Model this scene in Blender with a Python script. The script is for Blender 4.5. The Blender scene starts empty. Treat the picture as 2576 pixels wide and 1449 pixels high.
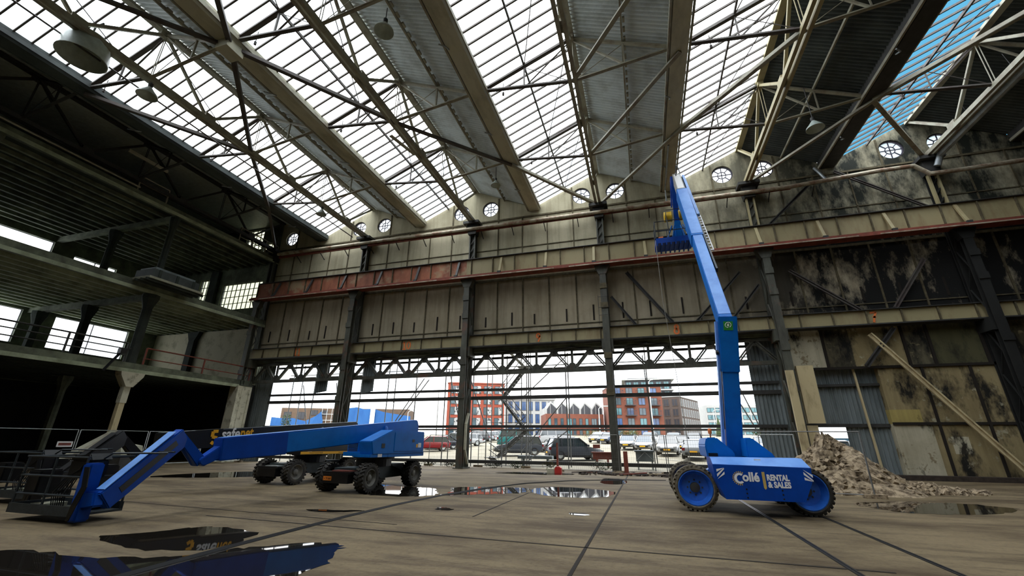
import bpy, bmesh, math, random
from mathutils import Vector, Matrix
random.seed(7)
sc = bpy.context.scene
COL = sc.collection
V = Vector
PI = math.pi

# ---------------------------------------------------------------- materials
def srgb(r, g, b):
    f = lambda c: (c/255/12.92) if c/255 <= .04045 else ((c/255+.055)/1.055)**2.4
    return (f(r), f(g), f(b), 1)

ALB = 1.3
def mat(name, base, rough=.7, metal=0., dark=None, amt=.5, scale=1., stretch=(1, 1, 1), lo=.35, hi=.65,
        second=None, samt=.5, sscale=.25, sstretch=(1, 1, 1), slo=.4, shi=.6, bump=0., bscale=20., spec=.5, rdark=None):
    """Principled material with up to two layers of noise dirt laid out in world space."""
    sc_ = lambda c: None if c is None else tuple(min(.88, v*ALB) for v in c[:3])+(1,)
    base, dark, second = sc_(base), sc_(dark), sc_(second)
    m = bpy.data.materials.new(name); m.use_nodes = True
    nt = m.node_tree; N = nt.nodes; L = nt.links
    b = N['Principled BSDF']
    b.inputs['Base Color'].default_value = base; b.inputs['Roughness'].default_value = rough
    b.inputs['Metallic'].default_value = metal; b.inputs['Specular IOR Level'].default_value = spec
    geo = N.new('ShaderNodeNewGeometry')
    def layer(prev, col, a, s, st, l, h):
        mp = N.new('ShaderNodeMapping'); mp.inputs['Scale'].default_value = st
        L.new(geo.outputs['Position'], mp.inputs['Vector'])
        n = N.new('ShaderNodeTexNoise'); n.inputs['Scale'].default_value = s
        n.inputs['Detail'].default_value = 8; n.inputs['Roughness'].default_value = .65
        L.new(mp.outputs[0], n.inputs['Vector'])
        r = N.new('ShaderNodeMapRange'); r.inputs['From Min'].default_value = l; r.inputs['From Max'].default_value = h
        r.inputs['To Max'].default_value = a
        L.new(n.outputs['Fac'], r.inputs['Value'])
        mx = N.new('ShaderNodeMix'); mx.data_type = 'RGBA'
        L.new(r.outputs[0], mx.inputs['Factor'])
        if prev is None: mx.inputs['A'].default_value = base
        else: L.new(prev, mx.inputs['A'])
        mx.inputs['B'].default_value = col
        return mx.outputs['Result'], r.outputs[0]
    out = None
    if dark is not None:
        out, f = layer(out, dark, amt, scale, stretch, lo, hi)
        if rdark is not None:
            rr = N.new('ShaderNodeMapRange'); rr.inputs['From Max'].default_value = amt
            rr.inputs['To Min'].default_value = rough; rr.inputs['To Max'].default_value = rdark
            L.new(f, rr.inputs['Value']); L.new(rr.outputs[0], b.inputs['Roughness'])
    if second is not None: out, _ = layer(out, second, samt, sscale, sstretch, slo, shi)
    if out is not None: L.new(out, b.inputs['Base Color'])
    if bump:
        n = N.new('ShaderNodeTexNoise'); n.inputs['Scale'].default_value = bscale; n.inputs['Detail'].default_value = 6
        L.new(geo.outputs['Position'], n.inputs['Vector'])
        bp = N.new('ShaderNodeBump'); bp.inputs['Strength'].default_value = bump; bp.inputs['Distance'].default_value = .03
        L.new(n.outputs['Fac'], bp.inputs['Height']); L.new(bp.outputs[0], b.inputs['Normal'])
    return m

def glass(name, tint, gloss=.06, haze=0.):
    m = bpy.data.materials.new(name); m.use_nodes = True
    nt = m.node_tree; N = nt.nodes; L = nt.links
    N.remove(N['Principled BSDF']); o = N['Material Output']
    t = N.new('ShaderNodeBsdfTransparent'); t.inputs[0].default_value = tint
    g = N.new('ShaderNodeBsdfGlossy'); g.inputs['Roughness'].default_value = .05
    mx = N.new('ShaderNodeMixShader'); mx.inputs[0].default_value = gloss
    L.new(t.outputs[0], mx.inputs[1]); L.new(g.outputs[0], mx.inputs[2])
    last = mx
    if haze:
        d = N.new('ShaderNodeBsdfTranslucent'); d.inputs[0].default_value = (.85, .88, .88, 1)
        m2 = N.new('ShaderNodeMixShader'); m2.inputs[0].default_value = haze
        L.new(mx.outputs[0], m2.inputs[1]); L.new(d.outputs[0], m2.inputs[2]); last = m2
    L.new(last.outputs[0], o.inputs[0])
    return m

def wall_mat(name, base, streak, mould_shade, x0, x1, lo, hi, patch=None):
    """Old plaster: vertical streaks, blotches and mouldy black patches that also paint shade onto the far right."""
    m = mat(name, base, .9, dark=streak, amt=.55, scale=1.6, stretch=(1.5, 1.5, .12), lo=.45, hi=.75,
            second=(base[0]*.55, base[1]*.52, base[2]*.46, 1), samt=.6, sscale=.5, slo=.42, shi=.7, bump=.25, bscale=9)
    nt = m.node_tree; N = nt.nodes; L = nt.links; b = N['Principled BSDF']
    prev = b.inputs['Base Color'].links[0].from_socket
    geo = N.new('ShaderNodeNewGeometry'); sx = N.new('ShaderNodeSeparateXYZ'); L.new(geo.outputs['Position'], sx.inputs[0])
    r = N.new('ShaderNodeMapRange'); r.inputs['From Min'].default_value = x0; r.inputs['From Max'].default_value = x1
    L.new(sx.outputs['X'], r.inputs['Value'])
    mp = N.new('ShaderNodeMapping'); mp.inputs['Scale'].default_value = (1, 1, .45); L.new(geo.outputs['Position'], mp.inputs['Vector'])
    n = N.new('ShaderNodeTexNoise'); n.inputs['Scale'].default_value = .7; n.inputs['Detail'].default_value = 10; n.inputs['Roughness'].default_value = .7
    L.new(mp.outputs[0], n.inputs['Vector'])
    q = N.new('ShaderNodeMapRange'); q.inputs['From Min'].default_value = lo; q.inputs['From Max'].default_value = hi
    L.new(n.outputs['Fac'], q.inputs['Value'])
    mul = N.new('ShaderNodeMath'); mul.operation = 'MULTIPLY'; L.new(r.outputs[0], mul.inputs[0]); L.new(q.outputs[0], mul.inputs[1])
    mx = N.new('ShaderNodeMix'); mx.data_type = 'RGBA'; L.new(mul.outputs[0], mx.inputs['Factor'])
    L.new(prev, mx.inputs['A']); mx.inputs['B'].default_value = mould_shade  # mouldy tone ramped in along x, also carrying painted shade
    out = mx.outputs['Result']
    if patch:
        n2 = N.new('ShaderNodeTexNoise'); n2.inputs['Scale'].default_value = 1.1; n2.inputs['Detail'].default_value = 9; n2.inputs['Roughness'].default_value = .75
        L.new(geo.outputs['Position'], n2.inputs['Vector'])
        q2 = N.new('ShaderNodeMapRange'); q2.inputs['From Min'].default_value = .57; q2.inputs['From Max'].default_value = .61
        q2.inputs['To Max'].default_value = .8
        L.new(n2.outputs['Fac'], q2.inputs['Value'])
        m3 = N.new('ShaderNodeMix'); m3.data_type = 'RGBA'; L.new(q2.outputs[0], m3.inputs['Factor'])
        L.new(out, m3.inputs['A']); m3.inputs['B'].default_value = patch; out = m3.outputs['Result']
    L.new(out, b.inputs['Base Color'])
    return m

M = {}
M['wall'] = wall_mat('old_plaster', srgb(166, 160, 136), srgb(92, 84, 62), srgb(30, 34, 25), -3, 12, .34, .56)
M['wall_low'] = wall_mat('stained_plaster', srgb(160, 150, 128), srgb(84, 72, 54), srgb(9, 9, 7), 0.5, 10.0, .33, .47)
M['wall_right'] = wall_mat('peeling_plaster', srgb(138, 124, 90), srgb(70, 60, 38), srgb(22, 20, 13), 8, 9, .50, .62, patch=srgb(172, 166, 142))
M['wall_pale'] = wall_mat('pale_peeling_plaster', srgb(178, 172, 150), srgb(104, 94, 70), srgb(40, 36, 26), 0, 1, .53, .60, patch=srgb(120, 104, 74))
M['wall_sooty'] = wall_mat('sooty_plaster', srgb(92, 86, 66), srgb(50, 46, 34), srgb(16, 15, 11), 0, 1, .46, .60, patch=srgb(150, 138, 106))
M['wall_green'] = wall_mat('mossy_plaster', srgb(74, 72, 48), srgb(48, 46, 30), srgb(22, 22, 14), 0, 1, .46, .62)
M['wall_ochre'] = wall_mat('ochre_plaster', srgb(158, 142, 84), srgb(104, 92, 54), srgb(40, 34, 20), 0, 1, .58, .66)
M['rib'] = mat('wall_rib', srgb(95, 88, 66), .9, dark=srgb(45, 36, 24), amt=.8, scale=3)
M['girder'] = mat('girder_cream', srgb(142, 132, 98), .6, dark=srgb(95, 62, 34), amt=.6, scale=1.8, stretch=(1, 1, .3), lo=.5, hi=.78, bump=.1)
M['rust'] = mat('girder_rust', srgb(150, 92, 66), .7, dark=srgb(90, 50, 36), amt=.8, scale=1.5, stretch=(1, 1, .4), second=srgb(150, 138, 108), samt=.7, sscale=.5, slo=.5, shi=.6, bump=.1)
M['rustred'] = mat('red_primer', srgb(128, 62, 46), .7, dark=srgb(70, 38, 30), amt=.7, scale=3)
M['steel'] = mat('column_steel', srgb(78, 80, 70), .55, dark=srgb(40, 36, 30), amt=.8, scale=2.2, stretch=(1, 1, .3), second=srgb(112, 66, 46), samt=.45, sscale=.9, slo=.56, shi=.66, bump=.1)
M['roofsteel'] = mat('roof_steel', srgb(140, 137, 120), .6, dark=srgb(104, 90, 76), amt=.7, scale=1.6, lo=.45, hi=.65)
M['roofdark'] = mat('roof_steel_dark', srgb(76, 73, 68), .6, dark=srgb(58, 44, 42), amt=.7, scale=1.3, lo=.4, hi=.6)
M['gutter'] = mat('gutter_sheet', srgb(176, 174, 154), .75, dark=srgb(128, 124, 106), amt=.7, scale=1.2, stretch=(1, .4, 1), lo=.45, hi=.7)
M['corr'] = mat('corrugated_grey', srgb(178, 184, 184), .55, dark=srgb(128, 130, 124), amt=.6, scale=.8, lo=.45, hi=.65)
M['corrdark'] = mat('corrugated_dark', srgb(64, 70, 68), .6, dark=srgb(30, 33, 33), amt=.8, scale=.7)
M['corrwall'] = mat('corrugated_blue_grey', srgb(110, 118, 120), .5, dark=srgb(58, 66, 66), amt=.7, scale=1.1, stretch=(1, 1, .25), lo=.42, hi=.65)
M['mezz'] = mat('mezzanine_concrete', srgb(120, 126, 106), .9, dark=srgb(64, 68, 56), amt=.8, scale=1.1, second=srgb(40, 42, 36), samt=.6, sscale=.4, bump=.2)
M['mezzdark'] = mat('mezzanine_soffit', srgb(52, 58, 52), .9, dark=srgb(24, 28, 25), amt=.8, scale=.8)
M['ceil'] = mat('cream_soffit', srgb(160, 168, 142), .9, dark=srgb(96, 102, 82), amt=.8, scale=.9)
M['black'] = mat('shade_black', srgb(26, 27, 25), .95, dark=srgb(12, 12, 11), amt=.8, scale=1)  # near-black colour standing for deep shade on ground floor walls and end column
M['plaster'] = mat('pale_plaster', srgb(176, 170, 146), .9, dark=srgb(110, 104, 80), amt=.6, scale=1.2, lo=.5, hi=.7)
M['conc'] = mat('column_concrete', srgb(176, 172, 152), .9, dark=srgb(92, 84, 64), amt=.7, scale=2.5, lo=.5, hi=.66, bump=.3)
M['boards'] = mat('beige_cladding', srgb(176, 162, 126), .8, dark=srgb(96, 78, 54), amt=.6, scale=2.4, stretch=(1, 1, .3), lo=.5, hi=.7)
M['pipe'] = mat('rusty_pipe', srgb(164, 156, 136), .5, .2, dark=srgb(112, 76, 54), amt=.8, scale=1.4, lo=.45, hi=.6)
M['pipegrey'] = mat('grey_pipe', srgb(150, 156, 158), .4, .3, dark=srgb(84, 86, 86), amt=.6, scale=2)
M['blue'] = mat('blue_paint', srgb(10, 98, 176), .4, dark=srgb(10, 76, 144), amt=.6, scale=1.3, lo=.45, hi=.7, spec=.2)
M['bluelight'] = mat('blue_paint_pale_lit', srgb(98, 144, 208), .4, dark=srgb(62, 112, 186), amt=.7, scale=1.2, lo=.4, hi=.65)  # paler blue; on top faces it stands for the sky light they catch
M['bluedeep'] = mat('blue_paint_deep', srgb(8, 62, 150), .4, dark=srgb(8, 46, 116), amt=.6, scale=2, spec=.2)
M['boomgrey'] = mat('boom_grey', srgb(150, 148, 140), .5, .2, dark=srgb(110, 108, 100), amt=.6, scale=3)
M['blackpaint'] = mat('black_paint', srgb(15, 15, 17), .4, dark=srgb(9, 9, 10), amt=.5, scale=2)
M['chassis'] = mat('chassis_dark', srgb(46, 58, 60), .55, dark=srgb(26, 30, 30), amt=.6, scale=3)
M['tyre'] = mat('tyre_rubber', srgb(42, 40, 37), .9, dark=srgb(88, 80, 66), amt=.5, scale=3, lo=.5, hi=.7)
M['tyredust'] = mat('tyre_dusty', srgb(104, 96, 80), .95, dark=srgb(58, 52, 44), amt=.7, scale=6, lo=.4, hi=.6)
M['rimblue'] = mat('rim_blue', srgb(44, 108, 200), .45, dark=srgb(24, 66, 150), amt=.6, scale=4)
M['rimgrey'] = mat('rim_grey', srgb(110, 108, 100), .6, dark=srgb(60, 56, 50), amt=.6, scale=5)
M['white'] = mat('white_paint', srgb(232, 232, 228), .5)
M['amber'] = mat('amber_paint', srgb(232, 158, 28), .5)
M['yellow'] = mat('yellow_drum', srgb(236, 178, 36), .4, dark=srgb(180, 120, 24), amt=.4, scale=4)
M['green'] = mat('green_sticker', srgb(38, 128, 44), .5)
M['orange'] = mat('orange_spray', srgb(255, 116, 60), .8)
M['plate'] = mat('orange_plate', srgb(226, 122, 36), .5)
M['redplate'] = mat('red_cover', srgb(126, 62, 50), .7, dark=srgb(84, 52, 44), amt=.6, scale=4)
M['red'] = mat('red_box', srgb(176, 42, 32), .6)
M['blacktxt'] = mat('black_lettering', srgb(18, 18, 18), .6)
M['gold'] = mat('gold_lettering', srgb(176, 150, 82), .6)
M['galv'] = mat('galvanised', srgb(176, 182, 182), .4, .5, dark=srgb(120, 122, 120), amt=.5, scale=5)
M['scaf'] = mat('scaffold_tube', srgb(122, 124, 122), .45, .4, dark=srgb(70, 64, 60), amt=.6, scale=3)
M['darkiron'] = mat('dark_iron', srgb(52, 52, 50), .6, dark=srgb(30, 27, 25), amt=.7, scale=3)
M['baskgrey'] = mat('basket_grey', srgb(54, 60, 64), .5, .3, dark=srgb(24, 27, 29), amt=.6, scale=6)
M['lamp'] = mat('lamp_enamel_hazy_roof', srgb(176, 186, 180), .35, dark=srgb(130, 138, 130), amt=.5, scale=4)
M['rubble'] = mat('rubble_earth', srgb(150, 134, 110), 1., dark=srgb(66, 54, 40), amt=.9, scale=5, lo=.42, hi=.6, bump=.8, bscale=14)
M['stone'] = mat('rubble_stone', srgb(166, 152, 128), 1., dark=srgb(84, 70, 54), amt=.8, scale=7, lo=.42, hi=.6)
M['wood'] = mat('grey_timber', srgb(150, 136, 112), .9, dark=srgb(94, 80, 62), amt=.6, scale=4, stretch=(.3, 1, 1))
M['crate'] = mat('pale_sheet', srgb(146, 146, 128), .8, dark=srgb(88, 86, 72), amt=.6, scale=2)
M['glass'] = glass('roof_glass', (.93, .95, .96, 1), .03, .05)
M['glassblue'] = glass('clear_roof_glass', (.94, .97, 1, 1), .03)
M['glasswin'] = glass('window_glass', (.9, .92, .96, 1), .05, .35)
M['glassyel'] = glass('yellowed_glass', (.30, .31, .20, 1), .05, .05)
M['winframe'] = mat('window_iron', srgb(48, 44, 56), .6)
ALB = .36          # real-world reflectances: the daylight outside is several times brighter than the hall
M['net'] = mat('blue_net', srgb(64, 142, 226), .9, dark=srgb(42, 112, 200), amt=.6, scale=.9, stretch=(1, 1, .4))
M['brickred'] = mat('brick_red', srgb(206, 100, 72), .9, dark=srgb(186, 88, 62), amt=.6, scale=1.5)
M['brickbrown'] = mat('brick_orange_brown', srgb(178, 106, 82), .9, dark=srgb(150, 88, 68), amt=.6, scale=1.5)
M['brickgrey'] = mat('brick_grey_brown', srgb(122, 104, 94), .9, dark=srgb(98, 84, 78), amt=.6, scale=1)
M['brickpale'] = mat('brick_tan', srgb(150, 122, 98), .9, dark=srgb(120, 98, 80), amt=.6, scale=1)
M['facade'] = mat('facade_white', srgb(250, 250, 246), .8, dark=srgb(220, 224, 220), amt=.5, scale=.6)
M['bwin'] = mat('facade_glass', srgb(116, 146, 158), .12, dark=srgb(70, 92, 108), amt=.8, scale=.35, lo=.4, hi=.6, spec=.8)
M['bwinblue'] = mat('facade_glass_blue', srgb(96, 140, 206), .12, dark=srgb(52, 88, 150), amt=.8, scale=.4, lo=.4, hi=.6, spec=.8)
M['bwinteal'] = mat('facade_glass_teal', srgb(140, 200, 208), .15, dark=srgb(84, 140, 156), amt=.7, scale=.5, lo=.45, hi=.6)
M['bwindark'] = mat('facade_slate', srgb(78, 80, 88), .4, dark=srgb(56, 58, 66), amt=.6, scale=.5)
M['pattern'] = mat('patterned_panel', srgb(232, 232, 230), .6, dark=srgb(44, 46, 50), amt=1, scale=1.6, lo=.53, hi=.56)
M['balcony'] = mat('balcony_grey', srgb(84, 86, 92), .6)
M['leaf'] = mat('leaf_green', srgb(92, 112, 58), .9, dark=srgb(52, 72, 34), amt=.7, scale=6)
M['leafdry'] = mat('leaf_dry', srgb(150, 142, 74), .9, dark=srgb(104, 104, 54), amt=.7, scale=4)
M['asphalt'] = mat('lot_paving', srgb(196, 186, 160), .95, dark=srgb(164, 154, 130), amt=.6, scale=.25)
M['lotline'] = mat('lot_line', srgb(236, 236, 230), .8)
M['carglass'] = mat('car_glass', srgb(66, 82, 90), .08, dark=srgb(34, 42, 48), amt=.6, scale=1.2, spec=.9)
M['taillight'] = mat('tail_light', srgb(180, 26, 30), .3)
M['headlight'] = mat('head_light', srgb(226, 230, 234), .15)
M['carblack'] = mat('car_plastic', srgb(30, 31, 33), .6)
CARC = {'grey': srgb(92, 98, 108), 'silver': srgb(184, 190, 196), 'white': srgb(232, 234, 236), 'black': srgb(34, 36, 42),
        'blue': srgb(58, 76, 112), 'red': srgb(178, 40, 48), 'teal': srgb(40, 150, 150), 'darkblue': srgb(44, 52, 72)}
for k, c in CARC.items(): M['car_'+k] = mat('car_'+k, c, .25, spec=.6)
ALB = 1.3
M['rail'] = mat('floor_iron', srgb(36, 36, 38), .45, .3)
M['joint'] = mat('floor_joint', srgb(30, 25, 20), 1.)
M['debris'] = mat('dark_debris', srgb(58, 48, 40), .95, dark=srgb(28, 24, 20), amt=.8, scale=5)

def floor_mat():
    m = mat('hall_floor', srgb(106, 93, 70), .82, dark=srgb(58, 46, 30), amt=.85, scale=.55, stretch=(.6, 1.3, 1), lo=.42, hi=.64,
            second=srgb(46, 36, 25), samt=.75, sscale=.9, sstretch=(.5, 2.4, 1), slo=.50, shi=.70, bump=.6, bscale=9, spec=.3)
    nt = m.node_tree; N = nt.nodes; L = nt.links; b = N['Principled BSDF']
    prev = b.inputs['Base Color'].links[0].from_socket
    geo = N.new('ShaderNodeNewGeometry')
    n = N.new('ShaderNodeTexNoise'); n.inputs['Scale'].default_value = 11; n.inputs['Detail'].default_value = 8; n.inputs['Roughness'].default_value = .7
    L.new(geo.outputs['Position'], n.inputs['Vector'])
    q = N.new('ShaderNodeMapRange'); q.inputs['From Min'].default_value = .5; q.inputs['From Max'].default_value = .72; q.inputs['To Max'].default_value = .6
    L.new(n.outputs['Fac'], q.inputs['Value'])
    mx = N.new('ShaderNodeMix'); mx.data_type = 'RGBA'; L.new(q.outputs[0], mx.inputs['Factor'])
    L.new(prev, mx.inputs['A']); mx.inputs['B'].default_value = srgb(70, 58, 44)
    L.new(mx.outputs['Result'], b.inputs['Base Color'])
    return m
M['floor'] = floor_mat()

def puddle_mat():
    m = bpy.data.materials.new('puddle_water'); m.use_nodes = True
    b = m.node_tree.nodes['Principled BSDF']
    b.inputs['Base Color'].default_value = (.012, .010, .008, 1); b.inputs['Roughness'].default_value = .02
    b.inputs['Specular IOR Level'].default_value = .5; b.inputs['IOR'].default_value = 1.33
    return m
M['puddle'] = puddle_mat()

# ---------------------------------------------------------------- geometry helpers
class MB:
    def __init__(s): s.v = []; s.f = []
    def add(s, vs, fs):
        o = len(s.v); s.v += [tuple(p) for p in vs]; s.f += [tuple(i+o for i in f) for f in fs]; return s
    def box(s, x0, x1, y0, y1, z0, z1):
        vs = [(x, y, z) for z in (z0, z1) for y in (y0, y1) for x in (x0, x1)]
        return s.add(vs, [(0, 2, 3, 1), (4, 5, 7, 6), (0, 1, 5, 4), (2, 6, 7, 3), (0, 4, 6, 2), (1, 3, 7, 5)])
    def bar(s, p, q, w, h, up=(0, 0, 1)):
        p = V(p); q = V(q); d = (q-p).normalized(); u = V(up)
        if abs(d.dot(u)) > .98: u = V((0, 1, 0))
        a = d.cross(u).normalized()*w/2; c = a.cross(d).normalized()*h/2
        vs = [p-a-c, p+a-c, p+a+c, p-a+c, q-a-c, q+a-c, q+a+c, q-a+c]
        return s.add(vs, [(0, 3, 2, 1), (4, 5, 6, 7), (0, 1, 5, 4), (1, 2, 6, 5), (2, 3, 7, 6), (3, 0, 4, 7)])
    def taper(s, p, q, w0, h0, w1, h1, up=(0, 0, 1)):
        p = V(p); q = V(q); d = (q-p).normalized(); u = V(up)
        if abs(d.dot(u)) > .98: u = V((0, 1, 0))
        a = d.cross(u).normalized(); c = a.cross(d).normalized()
        vs = []
        for o, w, h in ((p, w0, h0), (q, w1, h1)):
            vs += [o-a*w/2-c*h/2, o+a*w/2-c*h/2, o+a*w/2+c*h/2, o-a*w/2+c*h/2]
        return s.add(vs, [(0, 3, 2, 1), (4, 5, 6, 7), (0, 1, 5, 4), (1, 2, 6, 5), (2, 3, 7, 6), (3, 0, 4, 7)])
    def angle(s, p, q, w, t=.014, up=(0, 0, 1), flip=1):
        """An L-section: two thin legs at right angles."""
        p = V(p); q = V(q); d = (q-p).normalized(); u = V(up)
        if abs(d.dot(u)) > .98: u = V((0, 1, 0))
        a = d.cross(u).normalized()*flip; c = a.cross(d).normalized()*flip
        s.bar(p+c*(-w/2), q+c*(-w/2), w, t, up); s.bar(p+a*(-w/2), q+a*(-w/2), t, w, up); return s
    def ibeam(s, p, q, w, h, tf=.02, tw=.014, up=(0, 0, 1)):
        p = V(p); q = V(q); d = (q-p).normalized(); u = V(up)
        if abs(d.dot(u)) > .98: u = V((0, 1, 0))
        a = d.cross(u).normalized(); c = a.cross(d).normalized()
        s.bar(p+c*(h/2-tf/2), q+c*(h/2-tf/2), w, tf, up); s.bar(p-c*(h/2-tf/2), q-c*(h/2-tf/2), w, tf, up)
        s.bar(p, q, tw, h-2*tf, up); return s
    def tube(s, pts, r, n=8, cap=True):
        pts = [V(p) for p in pts]; o = len(s.v); prev = None; rs = r if isinstance(r, (list, tuple)) else [r]*len(pts)
        for i, p in enumerate(pts):
            d = (pts[min(i+1, len(pts)-1)]-pts[max(i-1, 0)]).normalized()
            u = V((0, 0, 1)) if abs(d.z) < .95 else V((1, 0, 0))
            if prev is not None: u = prev
            a = d.cross(u).normalized(); b = a.cross(d).normalized(); prev = b
            for k in range(n):
                t = 2*PI*k/n; s.v.append(tuple(p+(a*math.cos(t)+b*math.sin(t))*rs[i]))
        for i in range(len(pts)-1):
            for k in range(n):
                k2 = (k+1) % n
                s.f.append((o+i*n+k, o+i*n+k2, o+(i+1)*n+k2, o+(i+1)*n+k))
        if cap:
            s.f.append(tuple(o+k for k in range(n))[::-1]); s.f.append(tuple(o+(len(pts)-1)*n+k for k in range(n)))
        return s
    def prism(s, poly, a, b, axis='y'):
        """Polygon of 2-D points extruded between a and b along an axis (y: poly is x,z; x: poly is y,z; z: poly is x,y)."""
        f = {'y': lambda p, t: (p[0], t, p[1]), 'x': lambda p, t: (t, p[0], p[1]), 'z': lambda p, t: (p[0], p[1], t)}[axis]
        n = len(poly); vs = [f(p, a) for p in poly]+[f(p, b) for p in poly]
        fs = [tuple(range(n))[::-1], tuple(range(n, 2*n))]+[(i, (i+1) % n, n+(i+1) % n, n+i) for i in range(n)]
        return s.add(vs, fs)
    def lathe(s, prof, c=(0, 0, 0), axis='z', n=24):
        """Profile of (radius, height) pairs spun about an axis through c."""
        o = len(s.v); c = V(c)
        for r, h in prof:
            for k in range(n):
                t = 2*PI*k/n; x, y = r*math.cos(t), r*math.sin(t)
                p = {'z': V((x, y, h)), 'y': V((x, h, y)), 'x': V((h, x, y))}[axis]
                s.v.append(tuple(c+p))
        for i in range(len(prof)-1):
            for k in range(n):
                k2 = (k+1) % n; s.f.append((o+i*n+k, o+i*n+k2, o+(i+1)*n+k2, o+(i+1)*n+k))
        return s
    def xf(s, m): s.v = [tuple(m @ V(p)) for p in s.v]; return s
    def build(s, name, material, parent=None, smooth=False, world=True, bevel=0.):
        me = bpy.data.meshes.new(name)
        vs = s.v
        if parent is not None and world:
            r = parent
            off = V((0, 0, 0))
            while r is not None: off += r.location; r = r.parent
            vs = [(p[0]-off.x, p[1]-off.y, p[2]-off.z) for p in vs]
        me.from_pydata(vs, [], s.f); me.update()
        bm = bmesh.new(); bm.from_mesh(me); bmesh.ops.recalc_face_normals(bm, faces=bm.faces)
        if bevel: bmesh.ops.bevel(bm, geom=bm.edges[:], offset=bevel, segments=2, affect='EDGES', clamp_overlap=True)
        bm.to_mesh(me); bm.free()
        if smooth:
            for p in me.polygons: p.use_smooth = True
            try: me.set_sharp_from_angle(angle=math.radians(35))
            except Exception: pass
        me.materials.append(material if not isinstance(material, str) else M[material])
        o = bpy.data.objects.new(name, me); COL.objects.link(o)
        if parent is not None: o.parent = parent
        return o

def thing(name, label, cat, loc=(0, 0, 0), group=None, rotz=0.):
    o = bpy.data.objects.new(name, None); COL.objects.link(o); o.location = loc; o.rotation_euler = (0, 0, rotz)
    o['label'] = label; o['category'] = cat; o['kind'] = 'thing'; o.empty_display_size = .2
    if group: o['group'] = group
    return o
def tag(o, label, cat, group=None, kind='thing'):
    o['label'] = label; o['category'] = cat; o['kind'] = kind
    if group: o['group'] = group
    return o
def struct(o): o['kind'] = 'structure'; return o
def ordn(i): return ['first', 'second', 'third', 'fourth', 'fifth', 'sixth', 'seventh', 'eighth', 'ninth', 'tenth', 'eleventh', 'twelfth'][i]

def text_mesh(txt, size, bold=0., extrude=.004):
    cu = bpy.data.curves.new('txt', 'FONT'); cu.body = txt; cu.size = size; cu.offset = bold; cu.extrude = extrude
    cu.resolution_u = 3
    o = bpy.data.objects.new('txt', cu); COL.objects.link(o)
    dg = bpy.context.evaluated_depsgraph_get(); me = bpy.data.meshes.new_from_object(o.evaluated_get(dg))
    vs = [tuple(v.co) for v in me.vertices]; fs = [tuple(p.vertices) for p in me.polygons]
    bpy.data.objects.remove(o); bpy.data.meshes.remove(me); bpy.data.curves.remove(cu)
    b = MB(); b.add(vs, fs); return b
def text_on(mb, origin, xdir, zdir, width=None):
    """Lay flat text (x right, y up) on a surface through origin."""
    xs = [p[0] for p in mb.v]; x0 = min(xs); w = max(xs)-x0
    k = 1. if not width else width/w
    xd = V(xdir).normalized(); zd = V(zdir).normalized(); nd = xd.cross(zd)
    o = V(origin)
    mb.v = [tuple(o+xd*(p[0]-x0)*k+zd*p[1]+nd*p[2]) for p in mb.v]; return mb
# ================================================================ hall
BN = {-4: 'over the mezzanine', -3: 'above the sprayed 11', -2: 'above the sprayed 10', -1: 'above the sprayed 9', 0: 'above the sprayed 8', 1: 'above the sprayed 7', 2: 'beyond the sprayed 7'}
CW = {-3: 'in the corner beside the mezzanine', -2: 'between the sprayed 11 and 10', -1: 'between the sprayed 10 and 9', 0: 'between the sprayed 9 and 8', 1: 'between the sprayed 8 and 7', 2: 'right of the sprayed 7'}
X0, DX, WY = -1.8, 9.5, 27.25
RZ, VZ = 20.42, 18.26
YB = -10.
XK = {k: X0+DX*k for k in range(-4, 5)}
XL, XR = -42.6, 31.5
FR = [27.0-5.75*i for i in range(0, 6)]       # roof frames: 27.0 (wall), 21.25, 15.5, 9.75, 4.0, -1.75

def roofz(x):
    k = round((x-X0)/DX); return RZ-(RZ-VZ)*abs(x-XK[k])/(DX/2)

# floor -----------------------------------------------------------
b = MB(); b.box(XL, XR, YB, 28.6, -.3, 0); struct(b.build('floor', 'floor'))
# gable wall with round windows --------------------------------------
WX = []
for k in range(-3, 4):
    for s in (-1, 1):
        if not (k == -3 and s == -1): WX.append(XK[k]+s*1.22)
WZ, WR = 18.67, .66
def strip(b, xa, xb, z0, y0, y1):
    ks = [k for k in range(-3, 4) if xa < XK[k] < xb]
    top = [(xb, roofz(xb))]+[(XK[k], RZ) for k in ks[::-1]]+[(xa, roofz(xa))]
    b.prism([(xa, z0), (xb, z0)]+top, y0, y1)
def gable_wall(name, xa, xb, z0, material, y0=WY, y1=WY+.32):
    b = MB(); cuts = [xa]
    for wx in WX:
        if xa < wx-.75 and wx+.75 < xb:
            if wx-.75 > cuts[-1]+.001: strip(b, cuts[-1], wx-.75, z0, y0, y1)
            b.box(wx-.75, wx+.75, y0, y1, z0, WZ-.75)
            strip(b, wx-.75, wx+.75, WZ+.75, y0, y1)
            n = 32; ring = []; sq = []
            for i in range(n):
                t = 2*PI*i/n; c, s = math.cos(t), math.sin(t); m = max(abs(c), abs(s))
                ring.append((wx+WR*c, WZ+WR*s)); sq.append((wx+.75*c/m, WZ+.75*s/m))
            vs = [(p[0], y, p[1]) for y in (y0, y1) for q in (ring, sq) for p in q]
            fs = []
            for i in range(n):
                j = (i+1) % n
                fs += [(i, n+i, n+j, j), (2*n+i, 2*n+j, 3*n+j, 3*n+i), (i, j, 2*n+j, 2*n+i)]
            b.add(vs, fs); cuts.append(wx+.75)
    v = [k for k in range(-3, 3) if False]
    if xb > cuts[-1]+.001: strip(b, cuts[-1], xb, z0, y0, y1)
    return struct(b.build(name, material))
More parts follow.
